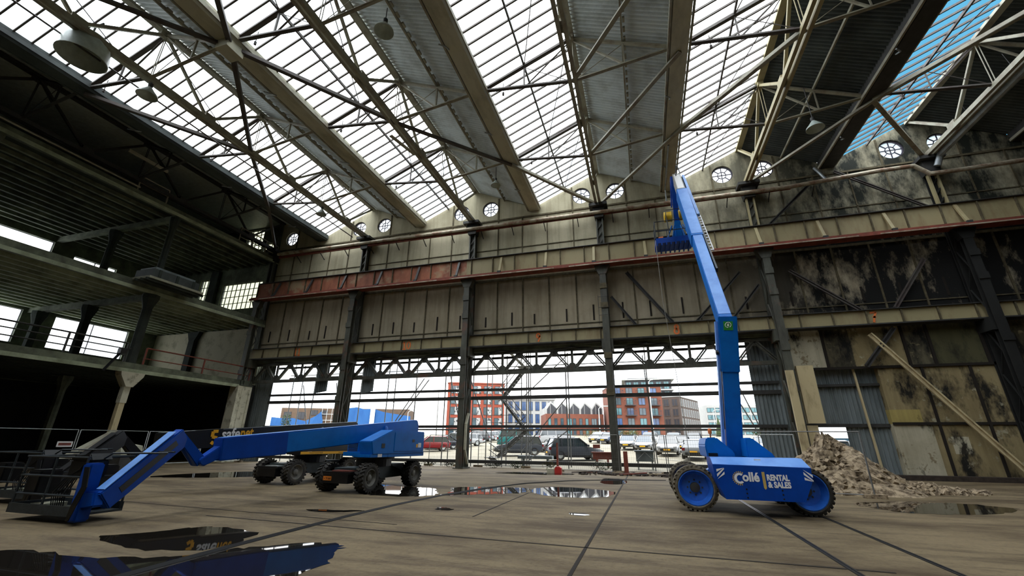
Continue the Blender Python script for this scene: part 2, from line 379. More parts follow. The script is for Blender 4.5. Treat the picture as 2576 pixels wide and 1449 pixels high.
# break at valleys so that every piece is convex enough
edges = [XK[-3]]+[XK[k]+DX/2 for k in range(-3, 3)]+[XK[3], XR]
wall = MB()
for i in range(len(edges)-1):
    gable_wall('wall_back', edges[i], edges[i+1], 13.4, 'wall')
# lower band of the wall between the two girders, set back a little
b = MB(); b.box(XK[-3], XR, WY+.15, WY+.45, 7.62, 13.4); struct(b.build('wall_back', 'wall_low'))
# ledge under the upper wall
b = MB(); b.box(XK[-3], XR, WY-.02, WY+.5, 13.3, 13.45); struct(b.build('trim_1', 'rib'))
# wall ribs (panel joints)
b = MB()
for k in range(-3, 4):
    for i in range(5):
        x = XK[k]+i*DX/5
        if x > XR-.2: continue
        if i: b.box(x-.035, x+.035, WY-.05, WY, 13.45, 17.55); b.box(x-.045, x+.045, WY+.09, WY+.15, 8.4, 12.7)
        if i in (1, 4): b.box(x-.05, x+.05, WY-.05, WY, 17.55, roofz(x)-.1)
struct(b.build('trim_2', 'rib'))
b = MB()
b.box(XK[-3], XR, WY-.07, WY, 17.48, 17.6); b.box(XK[-3], XR, WY-.05, WY, 15.05, 15.11); b.box(XK[-3], XR, WY+.08, WY+.15, 12.6, 12.75)
b.box(XK[-3], XR, WY+.1, WY+.15, 9.0, 9.06)
struct(b.build('trim_3', 'rib'))
# short drainage slots with rusty stubs above the lower girder
b = MB(); random.seed(3)
for k in range(-3, 2):
    for i in range(5):
        x = XK[k]+i*DX/5+.95+random.uniform(-.3, .3)
        if abs(x-XK[round((x-X0)/DX)]) < .6: continue
        h = random.uniform(.7, 1.1); b.box(x-.05, x+.05, WY+.11, WY+.16, 9.2, 9.2+h)
struct(b.build('trim_4', 'joint'))

def round_window(i, wx):
    root = MB()
    n = 32
    root.lathe([(WR-.07, .02), (WR+.005, .02), (WR+.005, .14), (WR-.07, .14), (WR-.07, .02)], (wx, WY+.08, WZ), 'y', n)
    fr = struct(root.build('window_%d' % i, 'winframe'))
    m = MB(); y = WY+.15
    m.lathe([(.23, -.02), (.28, -.02), (.28, .02), (.23, .02), (.23, -.02)], (wx, y, WZ), 'y', 20)
    for a in range(8):
        t = PI*a/4; r0 = 0 if a % 2 == 0 else .25
        c, s = math.cos(t), math.sin(t)
        m.bar((wx+r0*c, y, WZ+r0*s), (wx+(WR-.03)*c, y, WZ+(WR-.03)*s), .05, .05, (0, 1, 0))
    m.build('muntin_bars', 'winframe', fr)
    g = MB(); g.lathe([(.001, 0), (WR-.03, 0), (WR-.03, .012), (.001, .012)], (wx, WY+.19, WZ), 'y', n); g.build('pane', 'glasswin', fr)
for i, wx in enumerate(WX): round_window(i+1, wx)

# roof slopes ----------------------------------------------------------
def corrugated(xa, za, xb, zb, y0, y1, pitch=.2, amp=.05, thick=.0):
    """Sheet whose waves run along the slope from (xa,za) to (xb,zb)."""
    b = MB(); n = int((y1-y0)/pitch*4); vs = []
    d = V((xb-xa, 0, zb-za)).normalized(); nz = V((-d.z, 0, d.x))
    if nz.z < 0: nz = -nz
    for i in range(n+1):
        y = y0+(y1-y0)*i/n; o = amp*math.sin(2*PI*i/4+.4)
        for t in (.04, 0):
            vs += [V((xa, y, za))+nz*(o+t), V((xb, y, zb))+nz*(o+t)]
    fs = []
    for i in range(n):
        p = i*4; q = p+4
        fs += [(p, p+1, q+1, q), (p+2, q+2, q+3, p+3)]
    return b.add(vs, fs)
gi = 20
for k in range(-3, 4):
    if k <= 2:
        c = corrugated(XK[k]+.05, RZ+.05, XK[k]+DX/2-.44, VZ+.25, YB, WY+.3)
        struct(c.build('ceiling', 'corr' if -3 < k < 1 else 'corrdark' if k >= 1 else 'corr'))
    if k in (3,):
        struct(corrugated(XK[k]-.05, RZ+.05, XK[k]-DX/2+.3, VZ+.18, YB, WY+.3).build('ceiling', 'corrdark'))
        struct(corrugated(XK[k]+.05, RZ+.05, XR+.2, roofz(XR), YB, WY+.3).build('ceiling', 'corrdark'))
    if -2 <= k <= 2:
        gi += 1
        xa, xb = XK[k]-DX/2+.34, XK[k]-.06
        za, zb = roofz(xa)+.02, roofz(xb)+.02
        g = MB(); g.add([(xa, YB, za+.05), (xb, YB, zb+.05), (xb, WY+.3, zb+.05), (xa, WY+.3, za+.05)], [(0, 1, 2, 3)])
        win = struct(g.build('window_%d' % gi, 'glassblue' if k == 2 else 'glass'))
        m = MB(); y = WY-.35
        while y > YB+.5:
            m.bar((xa, y, za), (xb, y, zb), .075, .09); y -= .63
        m.build('glazing_bars', 'roofdark', win)
        # mid purlin that carries the bars
# mezzanine side: flat roof left of the first ridge, paled in colour for lens haze
b = MB(); b.box(XL-.3, XK[-3]+.1, YB, WY+.3, 20.3, 20.6); struct(b.build('ceiling', 'lamp'))

# ridge cap, gutters -----------------------------------------------------
for j, k in enumerate(range(-3, 3)):
    vx = XK[k]+DX/2
    b = MB()
    b.prism([(vx-.47, VZ+.34), (vx-.38, VZ-.30), (vx+.36, VZ-.30), (vx+.42, VZ+.22)], YB, WY-.01)
    g = b.build('roof_gutter', 'corrdark' if k == -3 else 'gutter' if k < 1 else 'darkiron')
    tag(g, 'long grey sheet metal valley gutter running to the wall %s' % BN[k], 'gutter', 'valley gutters of the roof')
    h = MB(); h.bar((vx-.47, YB, VZ-.22), (vx-.47, WY-.05, VZ-.22), .09, .16); h.bar((vx+.46, YB, VZ-.1), (vx+.46, WY-.05, VZ-.1), .07, .2)
    h.build('edge_angle', 'roofsteel' if k > -3 else 'corrdark', g)
    p = MB()
    for y in (24.3, 18.4, 12.6):
        p.tube([(vx-.3, y, VZ-.34), (vx-.3, y-.3, VZ-.5), (vx-.55, y-.5, VZ-.5)], .035, 6)
    p.build('drain_stub', 'pipegrey', g)

# ridge trusses ------------------------------------------------------------
CZ = 17.45
for k in range(-3, 3):
    x = XK[k]
    t = thing('ridge_truss', 'long lattice truss under the roof ridge at the column %s' % CW[k].replace('between the', 'between'), 'truss', (x, WY-.3, CZ), 'ridge trusses of the roof')
    mt = {1: 'girder', -3: 'darkiron'}.get(k, 'roofsteel')
    b = MB(); b.bar((x-.13, YB, CZ), (x-.13, WY-.1, CZ), .16, .24); b.bar((x+.13, YB, CZ), (x+.13, WY-.1, CZ), .16, .24)
    b.build('bottom_chord', mt, t)
    b = MB(); b.bar((x, YB, RZ-.12), (x, WY-.02, RZ-.12), .34, .16); b.build('top_chord', mt, t)
    nodes = FR
    for i in range(len(nodes)-1):
        ya, yb = nodes[i], nodes[i+1]; ym = (ya+yb)/2
        for (p, q) in (((x, ya, RZ-.2), (x, ym, CZ+.1)), ((x, yb, RZ-.2), (x, ym, CZ+.1))):
            d = MB(); d.angle(p, q, .13, .02); d.angle((p[0]-.02, p[1], p[2]), (q[0]-.02, q[1], q[2]), .11, .02, flip=-1); d.build('diagonal', mt, t)
        d = MB(); d.tube([(x-.07, yb, RZ-.2), (x-.07, yb, CZ)], .022, 5); d.tube([(x+.07, yb, RZ-.2), (x+.07, yb, CZ)], .022, 5); d.build('hanger', mt, t)
        d = MB(); d.box(x-.2, x+.2, ym-.28, ym+.28, CZ+.08, CZ+.34); d.build('gusset_plate', mt, t)
    for y in nodes[1:]:
        d = MB(); d.box(x-.14, x+.14, y-.3, y+.3, RZ-.42, RZ-.16); d.build('gusset_plate', mt, t)

# transverse frames ------------------------------------------------------------
DN = ['', 'nearest the wall', 'second from the wall', 'third from the wall', 'fourth from the wall']
for k in range(-3, 3):
    for s in (-1, 1):
        if k == -3 and s == -1: continue
        for i in range(1, 5):
            y = FR[i]; x = XK[k]; vx = x+s*(DX/2-.42); mx = x+s*DX/4
            side = 'glazed' if (s == -1 and k >= -2) else 'sheeted'
            bay = BN[k if s == 1 else k-1]
            t = thing('roof_truss', 'thin rafter truss under the %s slope %s, %s' % (side, bay, DN[i]), 'roof truss', (vx, y, VZ-.1), 'light steel trusses under the roof slopes')
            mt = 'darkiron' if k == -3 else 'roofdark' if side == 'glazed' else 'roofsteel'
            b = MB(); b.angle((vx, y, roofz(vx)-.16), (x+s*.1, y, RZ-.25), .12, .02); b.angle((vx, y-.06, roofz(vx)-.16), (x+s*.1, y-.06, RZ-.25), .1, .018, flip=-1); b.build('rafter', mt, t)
            b = MB(); b.angle((vx, y, VZ-.12), (x+s*.1, y, CZ+.1), .1, .02); b.angle((vx, y-.06, VZ-.12), (x+s*.1, y-.06, CZ+.1), .08, .018, flip=-1); b.build('tie_bar', mt, t)
            tz = (VZ+CZ)/2
            b = MB(); b.angle((mx, y, tz), (mx, y, roofz(mx)-.2), .07, .014, up=(0, 1, 0)); b.build('post', mt, t)
            b = MB(); b.angle((mx, y, tz), (x+s*.15, y, RZ-.4), .075, .016); b.build('strut', mt, t)
            b = MB(); b.tube([(mx, y, roofz(mx)-.25), (vx-s*.9+s*.9*0, y+1.6*0, VZ-.1)] if False else [(mx, y, roofz(mx)-.25), (x+s*.1, y, CZ+.12)], .018, 5); b.build('sag_rod', mt, t)

# purlins along mid slope ----------------------------------------------------------
for k in range(-3, 3):
    for s in (-1, 1):
        if k == -3 and s == -1: continue
        mx = XK[k]+s*DX/4; z = roofz(mx)-.12
        side = 'glazed' if s == -1 else 'sheeted'
        bay = BN[k if s == 1 else k-1]
        b = MB()
        b.bar((mx, YB+.05, z), (mx, WY-.02, z), .08, .14)
        if s == 1 and k <= 0:
            for i in range(70):
                yy = WY-.4-i*.5
                b.box(mx+.06, mx+.16, yy-.12, yy+.12, z-.05, z+.05)
        p = b.build('roof_purlin', 'roofdark' if s == -1 else 'roofsteel')
        tag(p, 'long purlin halfway up the %s slope %s' % (side, bay), 'purlin', 'mid slope purlins')
        if s == -1:
            for i in range(0, 4):
                q = MB(); q.tube([(mx, FR[i]-(.2 if i == 0 else 0), z-.05), (mx+2.2, FR[i+1], roofz(mx+2.2)-.3)], .025, 5); q.build('bracing_rod', 'roofdark', p)
            for i in range(1, 4):
                q = MB(); q.tube([(mx-1.1, FR[i]+.1, roofz(mx-1.1)-.35), (mx-1.1, FR[i]+.1, roofz(mx-1.1)-.95)], .02, 5); q.tube([(mx-1.1, FR[i]+.1, roofz(mx-1.1)-.95), (mx-1.1, FR[i]+.1, roofz(mx-1.1)-1.1)], .06, 6); q.build('lamp_hook', 'roofdark', p)

# horizontal bracing between ridge trusses and gutters -----------------------------------
BR = []
def hb(k, i, dk, di):
    """From ridge truss k at frame i to the valley half a bay over (dk=+-1) and di frames nearer the camera."""
    p = (XK[k], FR[i]-.1, CZ+.02); q = (XK[k]+dk*DX/2, FR[i+di], VZ-.36); BR.append((p, q, k, i, dk))
for k in (-2, -1, 0, 1, 2):
    pass
# right-hand family (from the wall columns up and to the right)
hb(0, 0, 1, 1); hb(0, 1, 1, 1); hb(0, 2, 1, 1); hb(1, 0, 1, 1); hb(1, 2, -1, -1); hb(2, 0, -1, 1); hb(2, 2, -1, -1)
hb(1, 4, -1, -1)
# left-hand family
hb(0, 0, -1, 1); hb(-1, 2, 1, -1); hb(-1, 2, -1, 1); hb(-2, 4, 1, -1); hb(-2, 2, 1, 1); hb(-2, 2, -1, -1); hb(-3, 0, 1, 1); hb(-2, 2, -1, 1); hb(-1, 4, -1, -1)
seen = {}
for n, (p, q, k, i, dk) in enumerate(BR):
    b = MB(); b.angle(p, q, .17, .03); b.angle((p[0], p[1]+.05, p[2]-.02), (q[0], q[1]+.05, q[2]-.02), .14, .025, flip=-1)
    o = b.build('roof_brace', 'roofsteel' if k >= 0 else 'roofdark')
    dep = {0: 'at the wall', 1: 'one truss out from the wall', 2: 'two trusses out from the wall', 4: 'four trusses out from the wall'}[i]
    rg = {-3: 'corner ridge', -2: 'ridge between 11 and 10', -1: 'ridge between 10 and 9', 0: 'ridge between 9 and 8', 1: 'ridge between 8 and 7', 2: 'ridge beyond 7'}[k]
    tag(o, 'roof brace, %s to gutter %s, %s, running %s' % (rg, BN[k if dk > 0 else k-1].replace('the sprayed ', ''), dep.replace(' from the wall', ''), 'forward' if q[1] < p[1] else 'back'), 'brace', 'level diagonal roof braces')
b = MB(); b.box(XK[-2]+DX/2-.34, XK[-2]+DX/2+.34, 9.35, 10.15, VZ-.75, VZ-.3); tag(b.build('junction_box', 'gutter'), 'pale square box under the gutter where roof braces cross', 'box')
# ================================================================ crane girder and lower girder
def girder(name, label, x0, x1, yf, z0, z1, st, mt, material_left=None, xsplit=None):
    t = thing(name, label, 'girder', ((x0+x1)/2, yf, z0))
    segs = [(x0, x1, mt)] if xsplit is None else [(x0, xsplit, material_left), (xsplit, x1, mt)]
    for (a, c, m) in segs:
        b = MB(); b.box(a, c, yf, yf+.02, z0, z1); b.build('web_plate', m, t)
    b = MB(); n = int((x1-x0)/st)
    for i in range(n+1):
        x = x0+i*st; b.box(x-.03, x+.03, yf-.10, yf, z0+.03, z1-.03)
    s = b.build('stiffeners', 'rib', t); s['kind'] = 'stuff'
    b = MB(); b.box(x0, x1, yf-.16, yf+.2, z1, z1+.04); b.build('top_flange', 'darkiron', t)
    return t
GA, GB = XK[-3]-.4, XR
ug = girder('crane_girder', 'long riveted crane girder high on the far wall, rusty red at its left end', GA, GB, 26.42, 12.62, 14.1, 1.633, 'girder', 'rust', -11.5)
b = MB(); b.box(GA, GB, 25.75, 26.62, 12.56, 12.62); b.build('bottom_flange', 'rustred', ug)
b = MB(); b.box(GA, GB, 25.72, 25.84, 12.44, 12.58); b.build('edge_channel', 'rustred', ug)
b = MB(); b.box(GA, GB, 25.86, 25.93, 12.62, 12.72); b.build('crane_rail', 'rustred', ug)
for i in range(19):
    x = -28.4+3.266*i
    d = MB(); d.bar((x, 25.9, 12.7), (x, 26.38, 14.0), .16, .10, (0, 1, 0)); d.build('raking_strut', 'darkiron' if x < -11 else 'girder', ug)
    d = MB(); d.box(x-.12, x+.12, 25.76, 26.0, 12.62, 12.76); d.build('strut_foot', 'darkiron', ug)
for i in range(7):
    a = MB(); xx = GA+1+i*8.6
    a.box(xx, xx+7.6, 25.70, 25.74, 12.46, 12.52); a.build('conductor_strip', 'pipe', ug)
lg = girder('lower_girder', 'long plate girder over the wide opening, marked with sprayed orange numbers', GA, GB, 26.75, 7.71, 8.47, 1.583, 'girder')
b = MB(); b.box(GA, GB, 26.55, 27.2, 7.64, 7.71); b.build('bottom_flange', 'darkiron', lg)
b = MB()
for k in range(-3, 4):
    pass
# sprayed numbers
def stroke(b, pts, w, ox, oz, s, y):
    for i in range(len(pts)-1):
        p = (ox+pts[i][0]*s, y, oz+pts[i][1]*s); q = (ox+pts[i+1][0]*s, y, oz+pts[i+1][1]*s)
        b.bar(p, q, w, .01, (0, 1, 0))
def ell(cx, cy, rx, ry, n=14, a0=0, a1=360): return [(cx+rx*math.cos(math.radians(a0+(a1-a0)*i/n)), cy+ry*math.sin(math.radians(a0+(a1-a0)*i/n))) for i in range(n+1)]
DIG = {'1': [[(.1, .75), (.3, 1), (.3, 0)], [(.08, 0), (.52, 0)]], '0': [ell(.3, .5, .24, .45)],
       '9': [ell(.32, .72, .2, .26), [(.52, .74), (.45, .3), (.3, 0)]], '8': [ell(.33, .76, .17, .22), ell(.3, .27, .23, .27)],
       '7': [[(.05, .95), (.55, 1), (.3, .45), (.2, 0)], [(.2, .5), (.45, .55)]]}
for txt, x in (('11', -26.05), ('10', -16.4), ('9', -6.45), ('8', 2.15), ('7', 12.2)):
    b = MB(); s = .56
    for i, ch in enumerate(txt):
        for pl in DIG[ch]: stroke(b, pl, .1, x+i*.34, 7.8, s, 26.735)
    o = b.build('sprayed_number', 'orange', lg)

# ================================================================ wall columns
for k in range(-3, 3):
    x = XK[k]
    t = thing('steel_column', 'tall dark riveted steel column %s' % CW[k], 'column', (x, 26.8, 0), 'steel columns along the far wall')
    top = 12.56; zf = 5.55 if k == -3 else 0
    # front leg: I-section built of channels
    b = MB(); b.box(x-.2, x+.2, 26.12, 26.18, zf, top); b.box(x-.2, x+.2, 26.40, 26.46, zf, top); b.box(x-.03, x+.03, 26.18, 26.40, zf, top)
    stl = 'steel' if k < 2 else 'black'  # end column coloured black for the shade it stands in
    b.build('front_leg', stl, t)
    b = MB(); b.box(x-.22, x+.22, 27.0, 27.05, zf, 17.3); b.box(x-.22, x+.22, 27.19, 27.24, zf, 17.3); b.box(x-.03, x+.03, 27.05, 27.19, zf, 17.3)
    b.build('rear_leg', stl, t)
    for sx in (-.17, .17):
        for rng_ in (range(5 if k == -3 else 0, 6), range(7, 11)):
            d = MB()
            for i in rng_:
                z = .5+i*1.1; up = i % 2
                d.bar((x+sx, 26.46, z+(0 if up else 1.1)), (x+sx, 27.0, z+(1.1 if up else 0)), .02, .08, (1, 0, 0))
            d.build('lacing_lattice', stl, t)
    for z in (4.2, 6.4, 9.6, 10.9):
        if z < zf: continue
        b = MB(); b.box(x-.23, x+.23, 26.06, 26.12, z, z+.35); b.build('batten_plate', 'rib' if k == 0 else stl, t)
    b = MB(); b.prism([(x-.5, 12.5), (x+.5, 12.5), (x+.24, 11.9), (x-.24, 11.9)], 26.1, 26.5); b.build('bracket_head', stl, t)
    b = MB(); b.box(x-.34, x+.34, 26.3, 27.2, 7.0, 7.64); b.build('girder_seat', stl, t)
    # upper laced part in front of the wall
    for sx in (-.2, .2):
        b = MB(); b.box(x+sx-.045, x+sx+.045, 26.78, 27.0, 14.15, 16.9); b.build('upper_flange', 'steel' if k < 1 else 'girder', t)
    d = MB()
    for i in range(4):
        z = 14.3+i*.62
        d.bar((x-.2, 26.9, z), (x+.2, 26.9, z+.55), .06, .06, (0, 1, 0))
    d.build('upper_lacing', stl, t)
    b = MB(); b.prism([(x-.62, 17.15), (x+.62, 17.15), (x+.62, 17.35), (x+.38, 17.35), (x-.38, 17.35), (x-.62, 17.35)], 26.3, 27.2)
    b.prism([(x-.3, 16.35), (x+.3, 16.35), (x+.42, 17.15), (x-.42, 17.15)], 26.6, 27.2); b.build('cap_box', 'darkiron', t)
    if k == -1:
        b = MB(); b.bar((x+.3, 26.35, 2.6), (x+.3, 26.7, 3.3), .16, .1); b.bar((x+.3, 26.35, 1.1), (x+.3, 26.35, 2.6), .16, .1); b.bar((x+.3, 26.35, 1.1), (x+.32, 26.8, .25), .14, .1); b.build('conduit_cover', 'gutter', t)
    if k == 0:
        d = MB()
        for z in (9.1, 9.6, 10.3): d.tube([(x-.36, 26.0, z), (x+.3, 26.0, z)], .015, 5)
        d.tube([(x-.36, 26.0, 8.5), (x-.36, 26.0, 10.4)], .015, 5); d.build('ladder_bracket', 'darkiron', t)
    b = MB(); b.box(x-.34, x+.34, 26.05, 27.24, zf, zf+.06); b.build('base_plate', stl, t)
# cladding on the column right of the opening
x = XK[1]
b = MB(); b.box(x+.32, x+1.1, 26.2, 26.45, 2.6, 5.55); b.box(x+.38, x+.46, 26.19, 26.2, 2.7, 5.4); c = b.build('cladding_board', 'boards'); tag(c, 'long beige board cladding the upright right of the opening', 'cladding')
b = MB(); b.box(x-.28, x+.1, 26.0, 26.1, .3, 5.3); c = b.build('cladding_board', 'boards'); tag(c, 'narrow worn beige board beside the corrugated sheet right of the opening', 'cladding')
b = MB(); b.box(x+.2, x+.75, 26.3, 26.5, 0, 2.5); b.box(x+.0, x+.12, 26.1, 26.3, 0, 2.4); c = b.build('cladding_board', 'boards'); tag(c, 'broken beige cladding at the column foot behind the rubble heap', 'cladding')

# ================================================================ braces flat against the wall
def wallbrace(p, q, w, label, m='darkiron'):
    b = MB(); b.bar(p, q, w, .02, (0, 1, 0)); d = (V(q)-V(p)).normalized(); a = d.cross(V((0, 1, 0))).normalized()*(w*.36)
    for s in (-1, 1): b.bar(V(p)+a*s+V((0, -.05, 0)), V(q)+a*s+V((0, -.05, 0)), w*.28, .09, (0, 1, 0))
    o = b.build('wall_brace', m); tag(o, label, 'brace', 'diagonal wall braces')
wallbrace((-.3, 27.1, 12.2), (2.2, 27.1, 8.6), .2, 'dark diagonal wall brace above the sprayed 8, the longer of two')
wallbrace((-1.4, 27.1, 10.6), (0, 27.1, 8.6), .16, 'short dark wall brace beside the middle column above the lower girder')
wallbrace((6.4, 27.1, 11.5), (3.6, 27.1, 8.6), .16, 'dark diagonal wall brace just right of the raised blue boom')
wallbrace((7.3, 27.1, 10.6), (5.6, 27.1, 8.6), .16, 'short dark wall brace left of the fourth column')
wallbrace((9.0, 27.1, 11.3), (12.0, 27.1, 8.6), .2, 'long brown brace on the blackened wall above the sprayed 7', 'roofdark')
wallbrace((15.6, 27.1, 11.3), (13.6, 27.1, 8.6), .2, 'brown brace on the blackened wall right of the sprayed 7', 'roofdark')
wallbrace((8.4, 27.0, 14.3), (11.2, 27.0, 16.9), .17, 'dark brace on the upper wall rising to the valley at the fourth gable')
wallbrace((12.6, 27.0, 17.5), (16.6, 27.0, 14.3), .17, 'dark brace on the upper wall under the blue skylight gable', 'roofdark')
wallbrace((12.0, 26.9, 7.2), (16.6, 26.9, .3), .26, 'long beige diagonal brace across the peeling lower wall at the right', 'boards')
wallbrace((11.5, 26.95, 5.5), (13.2, 26.95, 7.5), .22, 'short dark brace crossing the long beige one under the lower girder')

# ================================================================ pipes along the wall
PZ = 16.95
b = MB(); b.tube([(-29.5, 26.5, PZ-.1), (10.0, 26.5, PZ-.35), (14.6, 26.5, PZ-.1), (16.3, 26.5, PZ-.1), (16.9, 26.5, PZ-.75), (18.5, 26.5, PZ-.75), (31, 26.5, PZ-.4)], .13, 10)
p = b.build('wall_pipe', 'pipe', smooth=True); tag(p, 'long rusty pipe running across the far wall below the round windows', 'pipe')
b = MB(); b.box(-29.5, 10.0, 26.62, 26.74, PZ-.42, PZ-.22); b.build('carrier_channel', 'rustred', p)
for i in range(17):
    x = -27.5+i*2.42
    b = MB(); b.bar((x, 26.6, PZ-.45), (x+.0, 27.2, PZ-.85), .05, .05); b.build('bracket', 'darkiron', p)
b = MB(); b.tube([(17.3, 26.4, 16.6), (17.5, 26.2, 17.2), (17.5, 20, 17.25), (17.5, 8, 17.3)], .16, 10)
p = b.build('roof_pipe', 'pipegrey', smooth=True); tag(p, 'thick grey pipe rising from a wall elbow and running forward under the roof', 'pipe')
for y in (23.5, 20.5, 17):
    h = MB(); h.tube([(17.5, y, 17.3), (17.3, y, 18.6)], .012, 5); h.build('hanger_rod', 'darkiron', p)
b = MB(); b.tube([(11.6, 26.9, 17.9), (11.7, 26.6, 17.3), (11.9, 26.5, 16.7)], .08, 8)
tag(b.build('downpipe', 'pipegrey', smooth=True), 'short bent downpipe from the valley gutter to the long wall pipe at the right', 'pipe')
b = MB(); b.tube([(2.75, 22, VZ-.4), (2.75, 26.8, VZ-.4), (2.75, 27.0, VZ-1.4)], .05, 7); b.tube([(2.75, 27, VZ-1.4), (3.0, 26.7, VZ-1.5)], .05, 7)
tag(b.build('downpipe', 'pipegrey', smooth=True), 'thin grey downpipe along the gutter above the raised blue boom', 'pipe')

# ================================================================ opening: wind truss, girts
for k in range(-3, 1+1):
    xa, xb = XK[k], XK[k+1]
    if k == 1: continue
    t = thing('wind_truss', 'dark W shaped lattice truss over the opening, in the bay below the sprayed %s' % {-3: '11', -2: '10', -1: '9', 0: '8'}[k], 'truss', ((xa+xb)/2, 27.3, 5.9), 'lattice trusses over the opening')
    y = 27.35
    b = MB(); b.box(xa, xb, y-.1, y+.1, 5.84, 6.06); b.build('bottom_chord', 'steel', t)
    b = MB(); b.box(xa, xb, y-.1, y+.1, 7.2, 7.36); b.build('top_chord', 'steel', t)
    n = 4; pw = (xb-xa)/n
    for i in range(n):
        c = xa+pw*i
        for (p, q) in (((c+.12, y, 6.0), (c+pw/2, y, 7.25)), ((c+pw/2, y, 7.25), (c+pw-.12, y, 6.0))):
            d = MB()
            for o in (-.075, .075): d.bar((p[0]+o, y, p[2]), (q[0]+o, y, q[2]), .085, .16, (0, 1, 0))
            d.build('diagonal', 'steel', t)
        if i: d = MB(); d.bar((c, y, 6.0), (c, y, 7.25), .15, .1, (0, 1, 0)); d.build('post', 'steel', t)
        d = MB(); d.prism([(c-.34, 6.06), (c+.34, 6.06), (c+.14, 6.42), (c-.14, 6.42)], y-.04, y+.04); d.build('gusset_plate', 'steel', t); d = MB(); d.prism([(c+pw/2-.14, 6.95), (c+pw/2+.14, 6.95), (c+pw/2+.3, 7.25), (c+pw/2-.3, 7.25)], y-.04, y+.04); d.build('gusset_plate', 'steel', t)
# ledge with lattice beyond the lower girder
b = MB(); b.box(XK[-3], 8.2, 27.1, 28.3, 7.42, 7.6); l = struct(b.build('trim_5', 'mezz'))
for k in range(-3, 1):
    b = MB()
    for i in range(4):
        xa = XK[k]+i*DX/4
        s = 1 if i % 2 else -1
        b.bar((xa, 27.0+(.0 if s > 0 else 1.1), 7.38), (xa+DX/4, 27.0+(1.1 if s > 0 else 0), 7.38), .1, .08)
    tag(b.build('ledge_lattice', 'darkiron'), 'flat zigzag bracing under the ledge in the bay below the sprayed %s' % {-3: '11', -2: '10', -1: '9', 0: '8'}[k], 'bracing', 'flat bracing under the ledge')
GT = [(4.9, .16, .14, 'upper thin dark wall rail across the opening, just under the lattice truss'), (4.36, .22, .2, 'broad dark wall rail across the opening at first floor height of the brick flats'),
      (2.52, .17, .13, 'dark wall rail across the opening just above head height'), (.36, .2, .18, 'low heavy rail across the foot of the opening')]
for z, h, d, lab in GT:
    b = MB(); b.box(XK[-3]+1.6, XK[1]-.2, 27.72, 27.72+d, z-h/2, z+h/2)
    tag(b.build('wall_rail', 'darkiron'), lab, 'rail', 'wall rails across the opening')
b = MB(); b.box(XK[-3]+1.5, XK[1]-.3, 29.6, 29.8, 6.25, 6.55)
for i in range(60): b.box(-26+i*.55, -26+i*.55+.12, 29.58, 29.6, 6.3, 6.4)
tag(b.build('outer_rail', 'darkiron'), 'perforated outer beam beyond the lattice truss over the opening', 'rail')
b = MB(); b.box(XK[-3]+1.5, XK[1]-.3, 28.2, 28.3, 7.05, 7.2); tag(b.build('outer_rail', 'darkiron'), 'thin outer rail behind the top of the lattice truss', 'rail')
b = MB(); b.tube([(XK[-3]+1.6, 27.9, 2.33), (XK[1]-.2, 27.9, 2.33)], .06, 6); tag(b.build('handrail_tube', 'scaf'), 'round tube just under the head height wall rail across the opening', 'tube')

# corrugated sheets -------------------------------------------------------------
def sheet(x0, x1, z0, z1, y, label, m='corrwall', pitch=.2, skew=0., amp=.03):
    b = MB(); n = int((x1-x0)/pitch*4); vs = []
    for i in range(n+1):
        x = x0+(x1-x0)*i/n; o = amp*(1 if (i % 4) in (1, 2) else -1)
        vs += [(x, y+o, z0+skew*i/n), (x, y+o, z1), (x, y+o+.012, z0+skew*i/n), (x, y+o+.012, z1)]
    fs = []
    for i in range(n):
        p = i*4; q = p+4; fs += [(p, q, q+1, p+1), (p+2, p+3, q+3, q+2), (p, p+2, q+2, q), (p+1, q+1, q+3, p+3)]
    b.add(vs, fs)
    return tag(b.build('corrugated_sheet', m), label, 'corrugated sheet', 'corrugated sheets on the far wall')
sheet(XK[-3]-.8, XK[-3]+1.65, 0, 7.4, 27.9, 'tall dark corrugated sheet at the left edge of the opening')
sheet(-24.2, -23.15, 4.95, 7.35, 27.6, 'loose corrugated sheet hanging left of the second column', skew=.15)
sheet(-20.0, -19.05, 4.85, 7.35, 27.6, 'loose corrugated sheet hanging right of the second column', skew=.15)
sheet(6.1, XK[1]+.5, 0, 7.5, 27.85, 'tall corrugated sheet closing the opening left of the beige clad column')
sheet(8.35, 12.15, 2.55, 5.55, 27.7, 'wide grey corrugated panel between the clad column and the peeling wall')
sheet(10.15, 12.15, 0, 2.55, 27.7, 'narrow corrugated sheet right of the small doorway behind the rubble heap')
b = MB(); b.box(8.3, 12.2, 27.55, 27.68, 2.45, 2.62); tag(b.build('door_lintel', 'darkiron'), 'dark lintel bar above the small doorway at the right', 'lintel')
b = MB(); b.box(8.3, 12.2, 27.5, 27.66, 4.55, 4.68); tag(b.build('wall_rail', 'darkiron'), 'dark rail across the grey corrugated panel right of the clad column', 'rail', 'wall rails across the opening')
b = MB(); b.bar((11.2, 27.45, 0), (11.05, 27.45, 5.55), .09, .1); tag(b.build('panel_post', 'boards'), 'thin beige post dividing the corrugated panel above the doorway', 'post')
